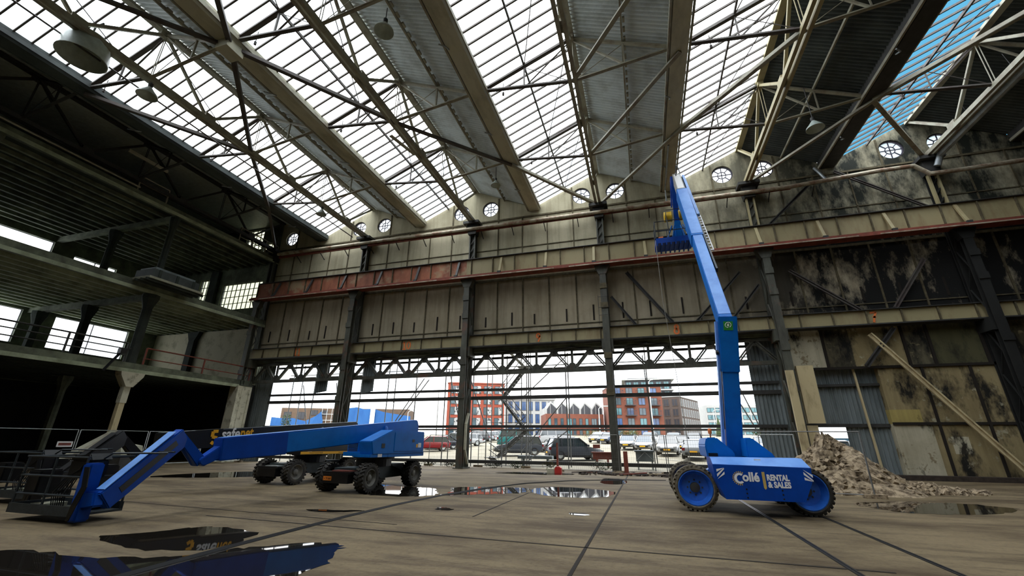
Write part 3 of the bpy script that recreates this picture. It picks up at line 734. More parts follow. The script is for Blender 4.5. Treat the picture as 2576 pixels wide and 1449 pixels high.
# lower wall right of the opening
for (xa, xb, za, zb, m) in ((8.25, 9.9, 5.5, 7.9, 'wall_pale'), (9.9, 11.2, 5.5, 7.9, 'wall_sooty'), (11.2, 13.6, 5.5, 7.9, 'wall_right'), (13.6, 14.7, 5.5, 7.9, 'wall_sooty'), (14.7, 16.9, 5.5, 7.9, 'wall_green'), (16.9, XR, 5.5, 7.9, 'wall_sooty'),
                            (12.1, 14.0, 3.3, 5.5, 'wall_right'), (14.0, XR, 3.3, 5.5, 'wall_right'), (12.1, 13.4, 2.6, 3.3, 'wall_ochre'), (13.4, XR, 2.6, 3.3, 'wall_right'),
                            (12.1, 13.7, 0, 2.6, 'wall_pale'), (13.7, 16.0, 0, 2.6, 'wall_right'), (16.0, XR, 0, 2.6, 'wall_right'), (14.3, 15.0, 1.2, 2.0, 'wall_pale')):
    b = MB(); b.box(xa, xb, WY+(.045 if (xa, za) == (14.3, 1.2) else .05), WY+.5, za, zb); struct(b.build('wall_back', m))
b = MB(); b.box(12.1, XR, WY-.03, WY+.05, 2.55, 2.68); b.box(8.25, XR, WY-.06, WY+.05, 5.42, 5.55)
for x in (14.0, 16.0, 18.0, 20.0): b.box(x-.05, x+.05, WY-.04, WY+.05, 0, 5.5)
for x in (9.9, 13.6, 14.7, 16.9): b.box(x-.06, x+.06, WY-.05, WY+.05, 5.5, 7.8)
struct(b.build('trim_6', 'joint'))
b = MB(); b.box(8.25, XR, WY-.5, WY+.05, 0, .22); struct(b.build('baseboard_back', 'debris'))
# end walls that close the hall
b = MB(); b.box(XR, XR+.4, YB, WY+.5, 0, 20.6); struct(b.build('wall_right', 'black'))
b = MB(); b.box(XL-.4, XR+.4, YB-.4, YB, 0, 20.7); struct(b.build('wall_front', 'black'))
# ================================================================ mezzanine building on the left
MX = -30.1
def holed_wall(name, material, axis, c0, c1, a0, a1, z0, z1, holes):
    """Wall slab between c0 and c1 on one axis, spanning a0..a1 and z0..z1, with rectangular holes (a, a, z, z)."""
    b = MB(); A = sorted({a0, a1, *[h[0] for h in holes], *[h[1] for h in holes]}); Z = sorted({z0, z1, *[h[2] for h in holes], *[h[3] for h in holes]})
    for i in range(len(A)-1):
        for j in range(len(Z)-1):
            am, zm = (A[i]+A[i+1])/2, (Z[j]+Z[j+1])/2
            if any(h[0] < am < h[1] and h[2] < zm < h[3] for h in holes): continue
            if axis == 'x': b.box(c0, c1, A[i], A[i+1], Z[j], Z[j+1])
            else: b.box(A[i], A[i+1], c0, c1, Z[j], Z[j+1])
    return struct(b.build(name, material))
LW = [(12.2, 18.0, 7.95, 10.35), (19.9, 25.0, 7.95, 10.35), (11.0, 18.2, 14.0, 15.85), (19.6, 22.6, 14.0, 15.3), (2, 9, 7.95, 10.35)]
holed_wall('wall_left', 'mezz', 'x', XL-.35, XL, YB, WY+.3, 0, 20.4, LW)
wn = 40
def rect_window(axis, c, h, nx, nz, gl, fw=.05):
    global wn; wn += 1
    f = MB(); P = (lambda a, z: (c, a, z)) if axis == 'x' else (lambda a, z: (a, c, z))
    up = (1, 0, 0) if axis == 'x' else (0, 1, 0)
    for i in range(nx+1):
        a = h[0]+(h[1]-h[0])*i/nx; f.bar(P(a, h[2]), P(a, h[3]), fw, .06, up)
    for j in range(nz+1):
        z = h[2]+(h[3]-h[2])*j/nz; f.bar(P(h[0], z), P(h[1], z), fw, .06, up)
    fo = struct(f.build('window_%d' % wn, 'winframe'))
    g = MB(); cc = c-.02 if axis == 'x' else c+.03
    q = [(h[0], h[2]), (h[1], h[2]), (h[1], h[3]), (h[0], h[3])]
    g.add([(cc, a, z) if axis == 'x' else (a, cc, z) for a, z in q], [(0, 1, 2, 3)]); g.build('pane', gl, fo)
for h in LW: rect_window('x', XL-.2, h, 2, 1, 'glasswin')
EW = [(-38.9, -37.7, 13.4, 15.6), (-36.0, -31.4, 12.4, 14.9), (-34.5, -32.5, 18.1, 20.2), (-32.4, -30.9, 16.9, 18.6)]
holed_wall('wall_back', 'plaster', 'y', WY, WY+.32, XL-.35, XK[-3], 5.7, 10.5, [])
holed_wall('wall_back', 'black', 'y', WY, WY+.32, XL-.35, XK[-3]+.2, 0, 5.7, [])  # black colour for the unlit ground floor's shade
holed_wall('wall_back', 'mezz', 'y', WY, WY+.32, XL-.35, XK[-3], 10.5, 20.4, EW)
for h, nx, nz in zip(EW, (3, 3, 8, 4), (4, 4, 4, 4)) if False else [(EW[0], 3, 3), (EW[1], 9, 4), (EW[2], 4, 4), (EW[3], 3, 3)]:
    rect_window('y', WY+.15, h, nx, nz, 'glassyel', .045)
# floors with joists
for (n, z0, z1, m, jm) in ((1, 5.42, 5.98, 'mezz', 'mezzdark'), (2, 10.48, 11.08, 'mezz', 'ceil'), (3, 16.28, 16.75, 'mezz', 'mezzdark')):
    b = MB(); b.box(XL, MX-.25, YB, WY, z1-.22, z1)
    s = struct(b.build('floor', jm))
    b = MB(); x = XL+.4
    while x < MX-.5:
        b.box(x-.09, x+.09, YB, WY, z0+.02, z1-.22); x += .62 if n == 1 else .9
    b.build('joists', jm if n != 3 else 'mezz', s)  # top floor joists paler, standing in for their lit edges
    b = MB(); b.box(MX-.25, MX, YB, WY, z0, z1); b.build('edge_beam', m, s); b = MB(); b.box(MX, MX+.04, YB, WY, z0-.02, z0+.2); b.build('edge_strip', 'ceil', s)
    for y in (18.4, 9.4):
        if n == 1 : continue
        b = MB(); b.box(XL, MX-.2, y-.16, y+.16, z0-.32, z0+.05); b.build('cross_beam', m, s)
# columns inside
def mcol(x, y, z0, z1, r, flare, m, label):
    b = MB()
    prof = [(r, z0), (r, z1-.95), (r*1.15, z1-.75), (flare, z1-.28), (flare, z1-.02)]
    b.lathe(prof, (x, y, 0), 'z', 8)
    o = b.build('concrete_column', m); tag(o, label, 'column', 'mezzanine columns')
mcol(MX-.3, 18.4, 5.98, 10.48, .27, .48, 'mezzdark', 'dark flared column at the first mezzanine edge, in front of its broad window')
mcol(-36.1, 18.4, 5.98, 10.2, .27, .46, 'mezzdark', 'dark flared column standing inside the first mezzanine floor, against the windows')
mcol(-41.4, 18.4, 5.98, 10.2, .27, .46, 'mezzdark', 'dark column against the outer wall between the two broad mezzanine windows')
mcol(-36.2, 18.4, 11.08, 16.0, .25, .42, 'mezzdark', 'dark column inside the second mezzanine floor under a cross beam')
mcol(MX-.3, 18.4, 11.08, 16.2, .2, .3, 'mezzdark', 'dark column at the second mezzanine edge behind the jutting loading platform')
b = MB(); b.box(-37.4, -36.5, WY-.3, WY, 11.08, 16.2); tag(b.build('wall_pier', 'mezzdark'), 'dark pier between the two yellowed windows on the second mezzanine floor', 'pier')
b = MB(); b.prism([(-38.3, 10.48), (-36.9, 10.48), (-37.3, 9.7), (-37.3, 5.98), (-37.95, 5.98), (-37.95, 9.7)], WY-.35, WY); tag(b.build('wall_pier', 'mezzdark'), 'dark pier dividing the pale plastered end wall of the first mezzanine floor', 'pier')
# ground floor column with a wide capital, steel below
t = thing('concrete_column', 'pale column with a wide wedge capital under the first mezzanine edge', 'column', (MX-.1, 18.5, 0), 'mezzanine columns')
b = MB(); b.prism([(17.85, 5.42), (19.2, 5.42), (19.15, 5.2), (18.72, 4.55), (18.32, 4.55), (17.9, 5.2)], MX-.45, MX+.1, 'x'); b.build('capital', 'conc', t)
b = MB(); b.box(MX-.4, MX-.05, 18.34, 18.7, 3.6, 4.6); b.build('shaft', 'conc', t)
b = MB(); b.box(MX-.36, MX-.08, 18.36, 18.66, 0, 3.6); b.build('steel_foot', 'boards', t)
t = thing('corner_pier', 'flaking pale pier in the left corner beneath the first mezzanine edge', 'pier', (MX-.1, 26.6, 0))
b = MB(); b.box(MX-.6, MX+.12, 25.85, 27.2, 0, 5.5); b.build('shaft', 'conc', t)
b = MB(); b.box(MX+.12, MX+.2, 25.85, 26.05, 0, 5.5); b.box(MX+.12, MX+.17, 26.95, 27.15, 0, 5.3); b.box(MX+.12, MX+.15, 26.3, 26.36, 0, 5.3); b.build('edge_angle', 'conc', t)
mcol(-36, 18.4, 0, 5.4, .22, .4, 'mezz', 'greenish column deep in the dark ground floor under the mezzanine')
# windowless ground floor: black lining puts its shade into the colour
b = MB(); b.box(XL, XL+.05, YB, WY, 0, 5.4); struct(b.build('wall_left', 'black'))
# railings
def railing(label, y0, y1, zf, hs, m, step, x=MX-.12, gap=()):
    t = thing('railing', label, 'railing', (x, (y0+y1)/2, zf), 'mezzanine railings')
    for h in hs:
        b = MB(); b.tube([(x, y0, zf+h), (x, y1, zf+h)], .048 if h == max(hs) else .036, 6); b.build('rail', m, t)
    n = max(1, int((y1-y0)/step))
    for i in range(n+1):
        y = y0+(y1-y0)*i/n
        b = MB(); b.bar((x, y, zf), (x, y, zf+max(hs)), .08, .08); b.build('rail_post', m, t)
railing('dark tube railing of the first mezzanine floor, in front of its windows', 6, 17.9, 5.98, (.42, .8, 1.15), 'darkiron', 2.4)
railing('rusty railing of the first mezzanine floor between flared column and corner', 19.0, 26.9, 5.98, (.4, 1.05), 'rustred', 3.3)
railing('railing of the top mezzanine floor near the far wall', 23.2, 27.0, 16.75, (.35, .75, 1.15), 'roofsteel', 1.25)
railing('short railing of the top mezzanine floor farther from the wall', 15.6, 17.4, 16.75, (.6, 1.05), 'roofsteel', .9)
b = MB(); b.tube([(MX+.1, 6, 16.9), (MX+.1, 15.6, 16.9)], .06, 6); tag(b.build('edge_pipe', 'roofsteel'), 'pale pipe along the edge of the top mezzanine floor', 'pipe')
b = MB(); b.box(MX+.4, MX+.5, 14.2, 16.6, 18.6, 18.8)
b2 = corrugated
tag(b.build('fluorescent_strip', 'gutter'), 'pale strip light under the dark sheeted slope at the left', 'lamp')
# loading platform jutting from the second floor
t = thing('loading_platform', 'pale boxy loading platform jutting from the second mezzanine floor', 'platform', (MX+.8, 18.6, 11.0))
b = MB(); b.box(MX-.6, MX+1.5, 16.9, 20.4, 11.0, 11.14); b.build('deck', 'crate', t)
b = MB()
for i in range(5): b.box(MX-.6+i*.48, MX-.5+i*.48, 16.8, 20.5, 10.86, 11.0)
b.build('bearers', 'mezzdark', t)
b = MB(); b.box(MX-.4, MX+1.2, 17.2, 20.2, 11.14, 11.75); b.build('crate', 'corrdark', t)
b = MB()
for y in (17.6, 18.7, 19.8): b.box(MX+1.2, MX+1.25, y-.08, y+.08, 11.14, 11.75)
b.build('straps', 'mezzdark', t)
b = MB(); b.box(MX-.4, MX+1.0, 17.4, 20.0, 11.75, 11.95); b.build('top_sheet', 'corrwall', t)
# cable arm sticking out from the first floor edge
b = MB(); b.bar((MX+.1, 16.9, 5.3), (MX+.5, 17.3, 6.5), .12, .12); b.bar((MX+.5, 17.3, 6.5), (MX+.4, 17.8, 6.75), .07, .07); b.box(MX+.35, MX+.65, 17.15, 17.45, 6.35, 6.65)
tag(b.build('hoist_arm', 'blackpaint'), 'small black hoist arm leaning out from the first mezzanine edge', 'hoist')

# ================================================================ pendant lamps
def bell(x, y, z, r, label, rod):
    t = thing('bell_lamp', label, 'lamp', (x, y, z), 'bell shaped hall lamps')
    b = MB(); b.lathe([(r*.16, .62*r*2), (r*.34, .5*r*2), (r*.62, .3*r*2), (r*.92, .12*r*2), (r, 0), (r*.97, .0), (r*.88, .1*r*2), (r*.55, .28*r*2), (r*.25, .46*r*2), (.001, .5*r*2)], (x, y, z), 'z', 24); b.build('shade', 'lamp', t, smooth=True)
    b = MB(); b.lathe([(.001, 0), (r*.2, 0), (r*.24, .1), (r*.24, r*.5), (r*.12, r*.6), (.001, r*.6)], (x, y, z+1.18*r), 'z', 14); b.build('ballast_housing', 'darkiron', t, smooth=True)
    b = MB(); b.tube([(x, y, z+1.7*r), (x, y, z+rod)], .02, 5); b.build('rod', 'darkiron', t)
bell(XK[-2], 9.86, 16.55, .42, 'grey bell lamp hanging from the ridge truss just right of the big drum shade', 1.0)
bell(XK[-2], 21.5, 16.7, .36, 'small bell lamp hanging below the first ridge truss, near the round windows', .9)
bell(-9.2, 11.1, 18.05, .42, 'pale bell lamp under the second sheeted slope, at the top edge of the photo', 1.4)
bell(-7.9, 22.2, 17.2, .32, 'pale bell lamp beside the gutter over the left middle gable', 1.4)
bell(9.4, 20.6, 16.3, .40, 'white bell lamp hanging from the fourth sheeted slope above the raised boom', 2.6)
t = thing('drum_shade', 'very large white drum shade hanging beside the first ridge truss at the upper left', 'lamp', (XK[-2]-.5, 7.6, 16.7))
b = MB(); b.lathe([(.001, 1.15), (.62, 1.1), (.78, .6), (.84, 0), (.8, 0), (.72, .55), (.56, 1.0), (.001, 1.05)], (XK[-2]-.5, 7.6, 16.6), 'z', 28); b.build('shade', 'lamp', t, smooth=True)
b = MB(); b.tube([(XK[-2]-.5, 7.6, 17.6), (XK[-2]-.5, 7.6, 18.4), (XK[-2], 7.6, 18.4)], .04, 6); b.build('rod', 'darkiron', t)
b = MB(); b.tube([(XK[-2]-.75, YB, 17.2), (XK[-2]-.75, 26, 17.2)], .04, 6); b.build('cable_conduit', 'roofdark'); o = bpy.data.objects['cable_conduit']; tag(o, 'thin conduit running along the left of the first ridge truss from the left', 'conduit')
b = MB(); b.bar((XK[-1]-1.4, 17.2, 18.3), (XK[-1]-.9, 19.2, 18.3), .22, .06); tag(b.build('fluorescent_strip', 'roofsteel'), 'strip light fixture tilted beside the second ridge truss', 'lamp')

# ================================================================ floor details
def floor_line(pts, w, m, label, cat, name, z=.004, h=.003):
    b = MB()
    for i in range(len(pts)-1): b.bar((*pts[i], z), (*pts[i+1], z), w, h)
    tag(b.build(name, m), label, cat)
floor_line([(-1.1, 26), (-1.1, 2)], .055, 'joint', 'straight open joint in the concrete floor left of the raised boom lift', 'floor joint', 'floor_joint')
floor_line([(-9.5, 8.15), (-5.5, 7.98), (-1.1, 7.85), (3, 7.75)], .045, 'joint', 'crosswise floor joint in the foreground', 'floor joint', 'floor_joint')
floor_line([(-3.91, 10.0), (-3.92, 15.05)], .04, 'joint', 'short floor joint running into the middle puddle', 'floor joint', 'floor_joint')
floor_line([(-16.5, 9.3), (-8.6, 8.8), (-5.0, 8.6)], .03, 'joint', 'thin crack in the floor in front of the low blue basket', 'floor joint', 'floor_joint')
for x, lab in ((2.5, 'left of the two straight floor rails in front of the raised boom lift'), (3.78, 'right of the two straight floor rails in front of the raised boom lift')):
    b = MB(); b.box(x-.04, x-.012, 2, 26, -.001, .012); b.box(x+.012, x+.04, 2, 26, -.001, .012); b.box(x-.012, x+.012, 2, 26, -.001, .004)
    tag(b.build('floor_rail', 'rail'), lab, 'rail', 'floor rails')
cur = [(-6.2, 2.5), (-6.45, 6), (-6.55, 9.05), (-6.5, 11.2), (-6.25, 13.6), (-5.75, 15.9), (-4.85, 18.2), (-3.4, 20.1), (-1.5, 21.4), (.6, 22)]
for o, lab in ((-.04, 'outer'), (.05, 'inner')):
    b = MB(); b.tube([(p[0]+o, p[1], .006) for p in cur], .022, 5)
    tag(b.build('floor_rail', 'rail', smooth=True), '%s rail of the curved track crossing the floor from the bottom left' % lab, 'rail', 'floor rails')

def puddle(pts, label, jit=.12, n=6, seed=1):
    rnd = random.Random(seed); out = []
    N = len(pts)
    for i in range(N):                                   # closed Catmull-Rom through the outline
        p0, p1, p2, p3 = [V((*pts[(i+k) % N], 0)) for k in (-1, 0, 1, 2)]
        for s in range(n):
            t = s/n
            q = .5*((2*p1)+(p2-p0)*t+(2*p0-5*p1+4*p2-p3)*t*t+(3*p1-p0-3*p2+p3)*t**3)
            out.append((q.x+rnd.uniform(-jit, jit), q.y+rnd.uniform(-jit, jit)))
    b = MB(); b.add([(x, y, .0035) for x, y in out], [tuple(range(len(out)))])
    tag(b.build('puddle', 'puddle'), label, 'puddle', 'puddles on the hall floor')
puddle([(-8.3, 7.2), (-7.1, 7.1), (-6.6, 6.4), (-6.75, 5.7), (-7.9, 5.5), (-9.2, 5.9), (-8.7, 6.6)], 'dark puddle left of the curved floor rail in the foreground', .07, 6, 2)
puddle([(-9.2, 4.9), (-7.8, 4.95), (-6.7, 5.4), (-6.2, 6.1), (-5.6, 6.6), (-4.95, 6.75), (-4.6, 6.2), (-4.35, 5.4), (-4.5, 4.2), (-5, 3), (-8, 3), (-10, 4)], 'large dark puddle in the bottom left corner mirroring the roof glass', .08, 6, 3)
puddle([(-8.1, 9.65), (-7.3, 9.8), (-6.7, 9.95), (-7.0, 9.6), (-7.6, 9.4)], 'small dark puddle beside the curved rail, before the blue lift', .04, 5, 4)
puddle([(-10.4, 15.6), (-8.9, 15.4), (-8.1, 15.3), (-7.5, 15.1), (-6.8, 14.2), (-6.6, 13.2), (-7.2, 12.7), (-8.3, 12.6), (-8.8, 13.0), (-9.3, 13.9)], 'bright puddle under the front wheels of the blue lift', .1, 6, 5)
puddle([(-6.9, 15.6), (-5.9, 16.3), (-4.4, 16.5), (-4.15, 15.6), (-4.2, 14.8), (-5.0, 14.3), (-5.9, 13.6), (-6.4, 13.4), (-6.4, 14.4)], 'long bright puddle beside the curved rail, right of the blue lift', .1, 6, 6)
puddle([(-4.0, 16.7), (-3.2, 17.3), (-2.0, 17.0), (-1.2, 16.3), (-1.35, 15.0), (-1.9, 14.4), (-2.8, 14.3), (-3.5, 14.8), (-3.95, 15.4)], 'broad bright puddle left of the straight floor joint', .06, 6, 7)
puddle([(-8.0, 23.6), (-7.0, 24.6), (-5.0, 24.9), (-3.8, 24.4), (-4.4, 23.4), (-6.2, 23.2)], 'pale puddle at the threshold of the opening, by the stair tower', .08, 6, 8)
puddle([(-2.1, 21.9), (-1.15, 21.8), (-1.05, 19.6), (-1.9, 19.4)], 'small bright wet patch beside the floor joint near the middle column', .05, 6, 9)
puddle([(-1.95, 11.3), (-1.6, 11.35), (-1.45, 11.1), (-1.75, 10.95)], 'tiny bright puddle alone on the open floor left of the joint', .03, 5, 10)
puddle([(-5.3, 11.0), (-5.0, 11.05), (-4.75, 10.75), (-5.1, 10.6)], 'tiny bright puddle alone on the open floor in front of the long puddle', .04, 5, 11)
puddle([(5.5, 15.7), (6.6, 16.6), (8.4, 17.0), (9.4, 16.2), (8.3, 14.9), (7.2, 14.3), (6.2, 14.2), (5.7, 14.8)], 'dark puddle in front of the rubble heap at the right', .1, 6, 12)
puddle([(-21.5, 15.2), (-20.8, 18.6), (-18.8, 19.3), (-16.5, 18.4), (-17.5, 16.4), (-19.4, 15.2)], 'dark puddle behind the low blue jib', .12, 6, 13)
# ================================================================ boom lifts
def wheel_parts(root, c, axis_dir, r, w, tyre, rim, lugs=22, name='wheel', dish=.0, lug_h=.035, rf=.58):
    """Tyre with angled lugs; rim and hub are sub-parts. axis_dir points out of the outer face."""
    a = V(axis_dir).normalized(); z = V((0, 0, 1)); x = a.cross(z).normalized()
    m = Matrix(((x.x, a.x, z.x, c[0]), (x.y, a.y, z.y, c[1]), (x.z, a.z, z.z, c[2]), (0, 0, 0, 1)))
    b = MB(); h = w/2; rr = r-lug_h
    b.lathe([(r*rf, -h*.9), (r*(rf+.9)/2, -h), (rr*.97, -h*.92), (rr, -h*.7), (rr, h*.7), (rr*.97, h*.92), (r*(rf+.9)/2, h), (r*(rf+.03), h*.92), (r*rf, h*.7), (r*rf, -h*.9)], n=32)
    # lathe spins about z: turn so that its axis is local y
    b.v = [(p[0], p[2], p[1]) for p in b.v]
    for i in range(lugs):
        t = 2*PI*i/lugs
        for s in (-1, 1):
            tt = t+(PI/lugs if s > 0 else 0)
            p = V((math.cos(tt)*(r-lug_h*.6), s*h*.12, math.sin(tt)*(r-lug_h*.6))); t2 = tt+.16
            q = V((math.cos(t2)*(r-lug_h*.7), s*h*.96, math.sin(t2)*(r-lug_h*.7)))
            b.bar(p, q, r*.12, lug_h*1.3, up=(math.cos(tt), 0, math.sin(tt)))
    b.xf(m); o = b.build(name, tyre, root, smooth=False)
    b = MB(); b.lathe([(r*(rf+.01), -h*.7), (r*(rf+.02), h*.86), (r*(rf-.02), h*.9), (r*(rf-.05), h*.6), (r*(rf-.16), h*(.35-dish)), (r*.22, h*(.3-dish)), (.001, h*(.3-dish))], n=32)
    b.v = [(p[0], p[2], p[1]) for p in b.v]; b.xf(m); b.build('rim', rim, o, smooth=True)
    b = MB(); b.lathe([(r*.23, h*(.3-dish)), (r*.22, h*(.62-dish)), (r*.12, h*(.72-dish)), (.001, h*(.72-dish))], n=18)
    for i in range(8):
        t = 2*PI*i/8; b.lathe([(.022, h*(.3-dish)), (.022, h*(.42-dish)), (.001, h*(.42-dish))], (math.cos(t)*r*.33, math.sin(t)*r*.33, 0), 'z', 6)
    b.v = [(p[0], p[2], p[1]) for p in b.v]; b.xf(m); b.build('hub', 'darkiron' if rim == 'rimblue' else rim, o, smooth=True)
    return o

def boom_lift(label, cen, crot, fang, paint, deep, light, deckplate, has_sign, bz=1.50):
    cx, cy = cen; root = thing('boom_lift', label, 'boom lift', (cx, cy, 0))
    a = math.radians(crot); cb = V((-math.sin(a), math.cos(a), 0)); cl = V((math.cos(a), math.sin(a), 0)); C0 = V((cx, cy, 0))
    P = lambda u, v, z: C0-cb*u+cl*v+V((0, 0, z))            # u to the front (toward the camera), v to +x
    R = .45
    for u, v in ((1.3, -.78), (1.3, .78), (-1.3, -.78), (-1.3, .78)):
        wheel_parts(root, P(u, v, R), cl*(1 if v > 0 else -1), R, .36, 'tyre', 'rimgrey')
    Mx = Matrix(((-cb.x, cl.x, 0, cx), (-cb.y, cl.y, 0, cy), (0, 0, 1, 0), (0, 0, 0, 1)))
    b = MB(); b.box(-1.5, 1.5, -.42, .42, .34, .74); b.box(-1.42, -1.18, -.62, .62, .36, .56); b.box(1.18, 1.42, -.62, .62, .36, .56)
    b.prism([(-1.2, .5), (-.4, .74), (-.4, .8), (-1.2, .8)], -.5, .5, 'y'); b.xf(Mx); b.build('chassis', 'chassis', root, bevel=.015)
    b = MB(); b.box(1.05, 1.85, -.55, .55, .56, .64); b.box(1.6, 1.88, -.5, .5, .3, .58); b.xf(Mx); dk = b.build('front_deck', 'blackpaint', root)
    b = MB(); b.box(1.2, 1.78, -.25, .42, .64, .675); b.xf(Mx); b.build('cover_plate', deckplate, dk)
    if has_sign == 'plate':
        b = MB(); b.box(1.88, 1.895, -.46, -.14, .38, .5); b.xf(Mx); pl = b.build('number_plate', 'plate', root)
        tm = text_mesh('5·CYK·864', .1, 0, .002); text_on(tm, P(1.898, -.44, .405), cl, (0, 0, 1), .28); tm.build('plate_lettering', 'blacktxt', pl)
    b = MB(); b.lathe([(.001, .74), (.62, .74), (.62, .98), (.72, 1.0), (.72, 1.08), (.001, 1.08)], (cx, cy, 0), 'z', 28); b.build('slew_ring', 'blackpaint', root)
    f = V((math.cos(fang), math.sin(fang), 0)); g = V((-f.y, f.x, 0))
    T = lambda u, v, z: C0+f*u+g*v+V((0, 0, z))
    Mt = Matrix(((f.x, g.x, 0, cx), (f.y, g.y, 0, cy), (0, 0, 1, 0), (0, 0, 0, 1)))
    b = MB(); b.box(-1.5, .5, -1.06, 1.06, 1.06, 1.2); b.box(.5, 1.35, .3, 1.06, 1.06, 1.17); b.xf(Mt); tb = b.build('turntable', paint, root, bevel=.012)
    if has_sign == 'safenet':
        b = MB(); b.box(-1.5, 1.3, 1.062, 1.075, 1.07, 1.165); b.xf(Mt); ys = b.build('yellow_stripe', 'amber', tb)
        for uu in (-.5, .9): tm = text_mesh('huurmaterieel', .07, 0, .001); text_on(tm, T(uu, 1.078, 1.1), -f, (0, 0, 1), .6); tm.build('stripe_lettering', 'blacktxt', ys)
    b = MB(); b.prism([(-1.45, 1.16), (-1.45, 1.92), (.35, 1.95), (1.36, 1.57), (1.25, 1.16)], .50, 1.08); b.xf(Mt); cw = b.build('engine_cowl', paint, root, bevel=.02)
    b = MB(); b.box(-1.36, .25, 1.08, 1.095, 1.24, 1.87); b.xf(Mt); d = b.build('cowl_door', paint, cw, bevel=.006)
    b = MB(); b.box(-.85, -.72, 1.095, 1.105, 1.54, 1.64); b.box(.72, .88, 1.08, 1.09, 1.36, 1.5); b.xf(Mt); b.build('latch', 'blackpaint', d)
    b = MB(); b.box(-1.25, -1.08, 1.096, 1.1, 1.36, 1.52); b.box(.8, 1.0, 1.062, 1.07, 1.07, 1.17) ; b.xf(Mt); b.build('sticker', 'white', d)
    b = MB(); b.box(-1.05, -.96, 1.096, 1.1, 1.36, 1.48); b.xf(Mt); b.build('warning_sticker', 'amber', d)
    b = MB(); b.prism([(-1.45, 1.16), (-1.45, 1.9), (-.6, 1.9), (.02, 1.72), (.3, 1.6), (.3, 1.16)], -1.08, -.5); b.xf(Mt); cw2 = b.build('tank_cowl', paint, root, bevel=.02)
    b = MB()
    for i in range(7): b.box(.3, .315, -1.02, -.56, 1.22+i*.05, 1.24+i*.05)
    b.xf(Mt); b.build('grille', 'darkiron', cw2)
    # boom between the cowls
    b = MB(); b.taper(T(-2.15, 0, 2.10), T(4.0, 0, bz), .36, .60, .34, .56); bo = b.build('boom', paint, root, bevel=.025)
    b = MB(); b.taper(T(3.8, 0, bz), T(5.65, 0, bz-.15), .40, .60, .40, .54); b.build('boom_collar', deep, bo, bevel=.02)
    b = MB(); b.taper(T(-2.1, 0, 2.408), T(5.6, 0, bz+.135), .30, .012, .30, .012); b.build('boom_lit_edge', light, bo)  # paler strip painting the light along the boom's top
    b = MB(); b.prism([(-2.35, 1.75), (-2.35, 2.2), (-2.28, 2.36), (-2.12, 2.36), (-2.08, 1.75)], -.05, .05); b.xf(Mt); b.build('lifting_lug', deep, bo)
    b = MB(); b.lathe([(.001, 0), (.12, 0), (.12, .03), (.001, .03)], T(-.2, .18, 2.0)-V((0, 0, 0)), 'y', 14); b.build('pivot_pin', light, bo)
    b = MB(); b.taper(T(5.5, 0, 1.36), T(6.0, 0, 1.05), .3, .3, .22, .2); b.taper(T(6.0, 0, 1.05), T(6.6, 0, 1.68), .24, .24, .16, .18); b.tube([T(6.0, -.2, 1.09), T(6.0, .2, 1.09)], .1, 12); b.build('jib_knuckle', deep, root, bevel=.015)
    # jib and platform
    A = T(6.58, 0, 1.66); B = V((A.x+.16, A.y-1.36, .42))
    b = MB(); b.taper(A+V((0, .08, 0)), B, .22, .42, .22, .40); j = b.build('jib', deep, root, bevel=.02)
    s = (B-A).normalized(); up = V((s.cross(V((0, 0, 1))).normalized().cross(s)))
    b = MB(); b.bar(A+up*.212+s*.1, B+up*.212-s*.1, .2, .012); b.build('jib_lit_top', light if paint == 'blue' else deep, j)  # on the blue lift, a lighter sheet for the light on the jib's top
    sd = s.cross(V((0, 0, 1))).normalized()
    for w in (1, -1):
        b = MB(); b.bar(A+sd*(.113*w)-up*.02+s*.2, B+sd*(.113*w)-up*.02-s*.3, .012, .13); b.build('jib_slot', 'blackpaint', j)
    b = MB(); b.tube([A-V((0, .08, .02)), A+V((0, .5, -.62))], .07, 8); b.build('jib_cylinder', deep, j)
    px, py = B.x-.32, B.y-.06
    b = MB(); b.box(px-.14, px+.1, py-.16, py+.1, .06, 1.12); b.prism([(px+.05, .28), (px+.42, .34), (px+.36, .62), (px+.05, .6)], py-.12, py+.08); rt = b.build('platform_rotator', deep, root, bevel=.03)
    hb_ = MB()
    for i in range(5):
        o = i*.03
        hb_.tube([(px+.02+o, py-.2, 1.05), (px+.14+o, py-.22, .7), (px+.05+o, py-.24, .38), (px-.05+o*.5, py-.2, .1)], .014, 5)
    hb_.build('hydraulic_hoses', 'blackpaint', rt)
    x1, x0 = px-.15, px-2.12; y0, y1 = py-.1, py+.82; bk = 'baskgrey'
    b = MB(); b.box(x0, x1, y0, y1, .14, .18); b.box(x0, x1, y0, y0+.02, .18, .32); b.box(x0, x1, y1-.02, y1, .18, .32); b.box(x0, x0+.02, y0, y1, .18, .32); fl = b.build('basket_floor', bk, root)
    for xx in (x0+.03, (x0+x1)/2, x1-.03):
        for yy in (y0+.03, y1-.03):
            b = MB(); b.tube([(xx, yy, .14), (xx+(.06 if xx < x0+.1 else 0), yy, 1.22)], .024, 6); b.build('basket_post', bk, root)
    for zz in (.5, .85, 1.22):
        b = MB(); b.tube([(x0+.03, y0+.03, zz), (x1-.03, y0+.03, zz), (x1-.03, y1-.03, zz), (x0+.03, y1-.03, zz), (x0+.03, y0+.03, zz)], .022, 6); b.build('basket_rail', bk, root)
    b = MB(); b.tube([(x1, y1, 1.22), (x1+.5, y1+.1, 1.32), (x1+.95, y1+.1, 1.32)], .02, 6); b.tube([(x1, y0+.3, 1.2), (x1+.2, y0+.3, 1.3), (x1+.9, y1, 1.3)], .02, 6); b.build('guard_bar', bk, root)
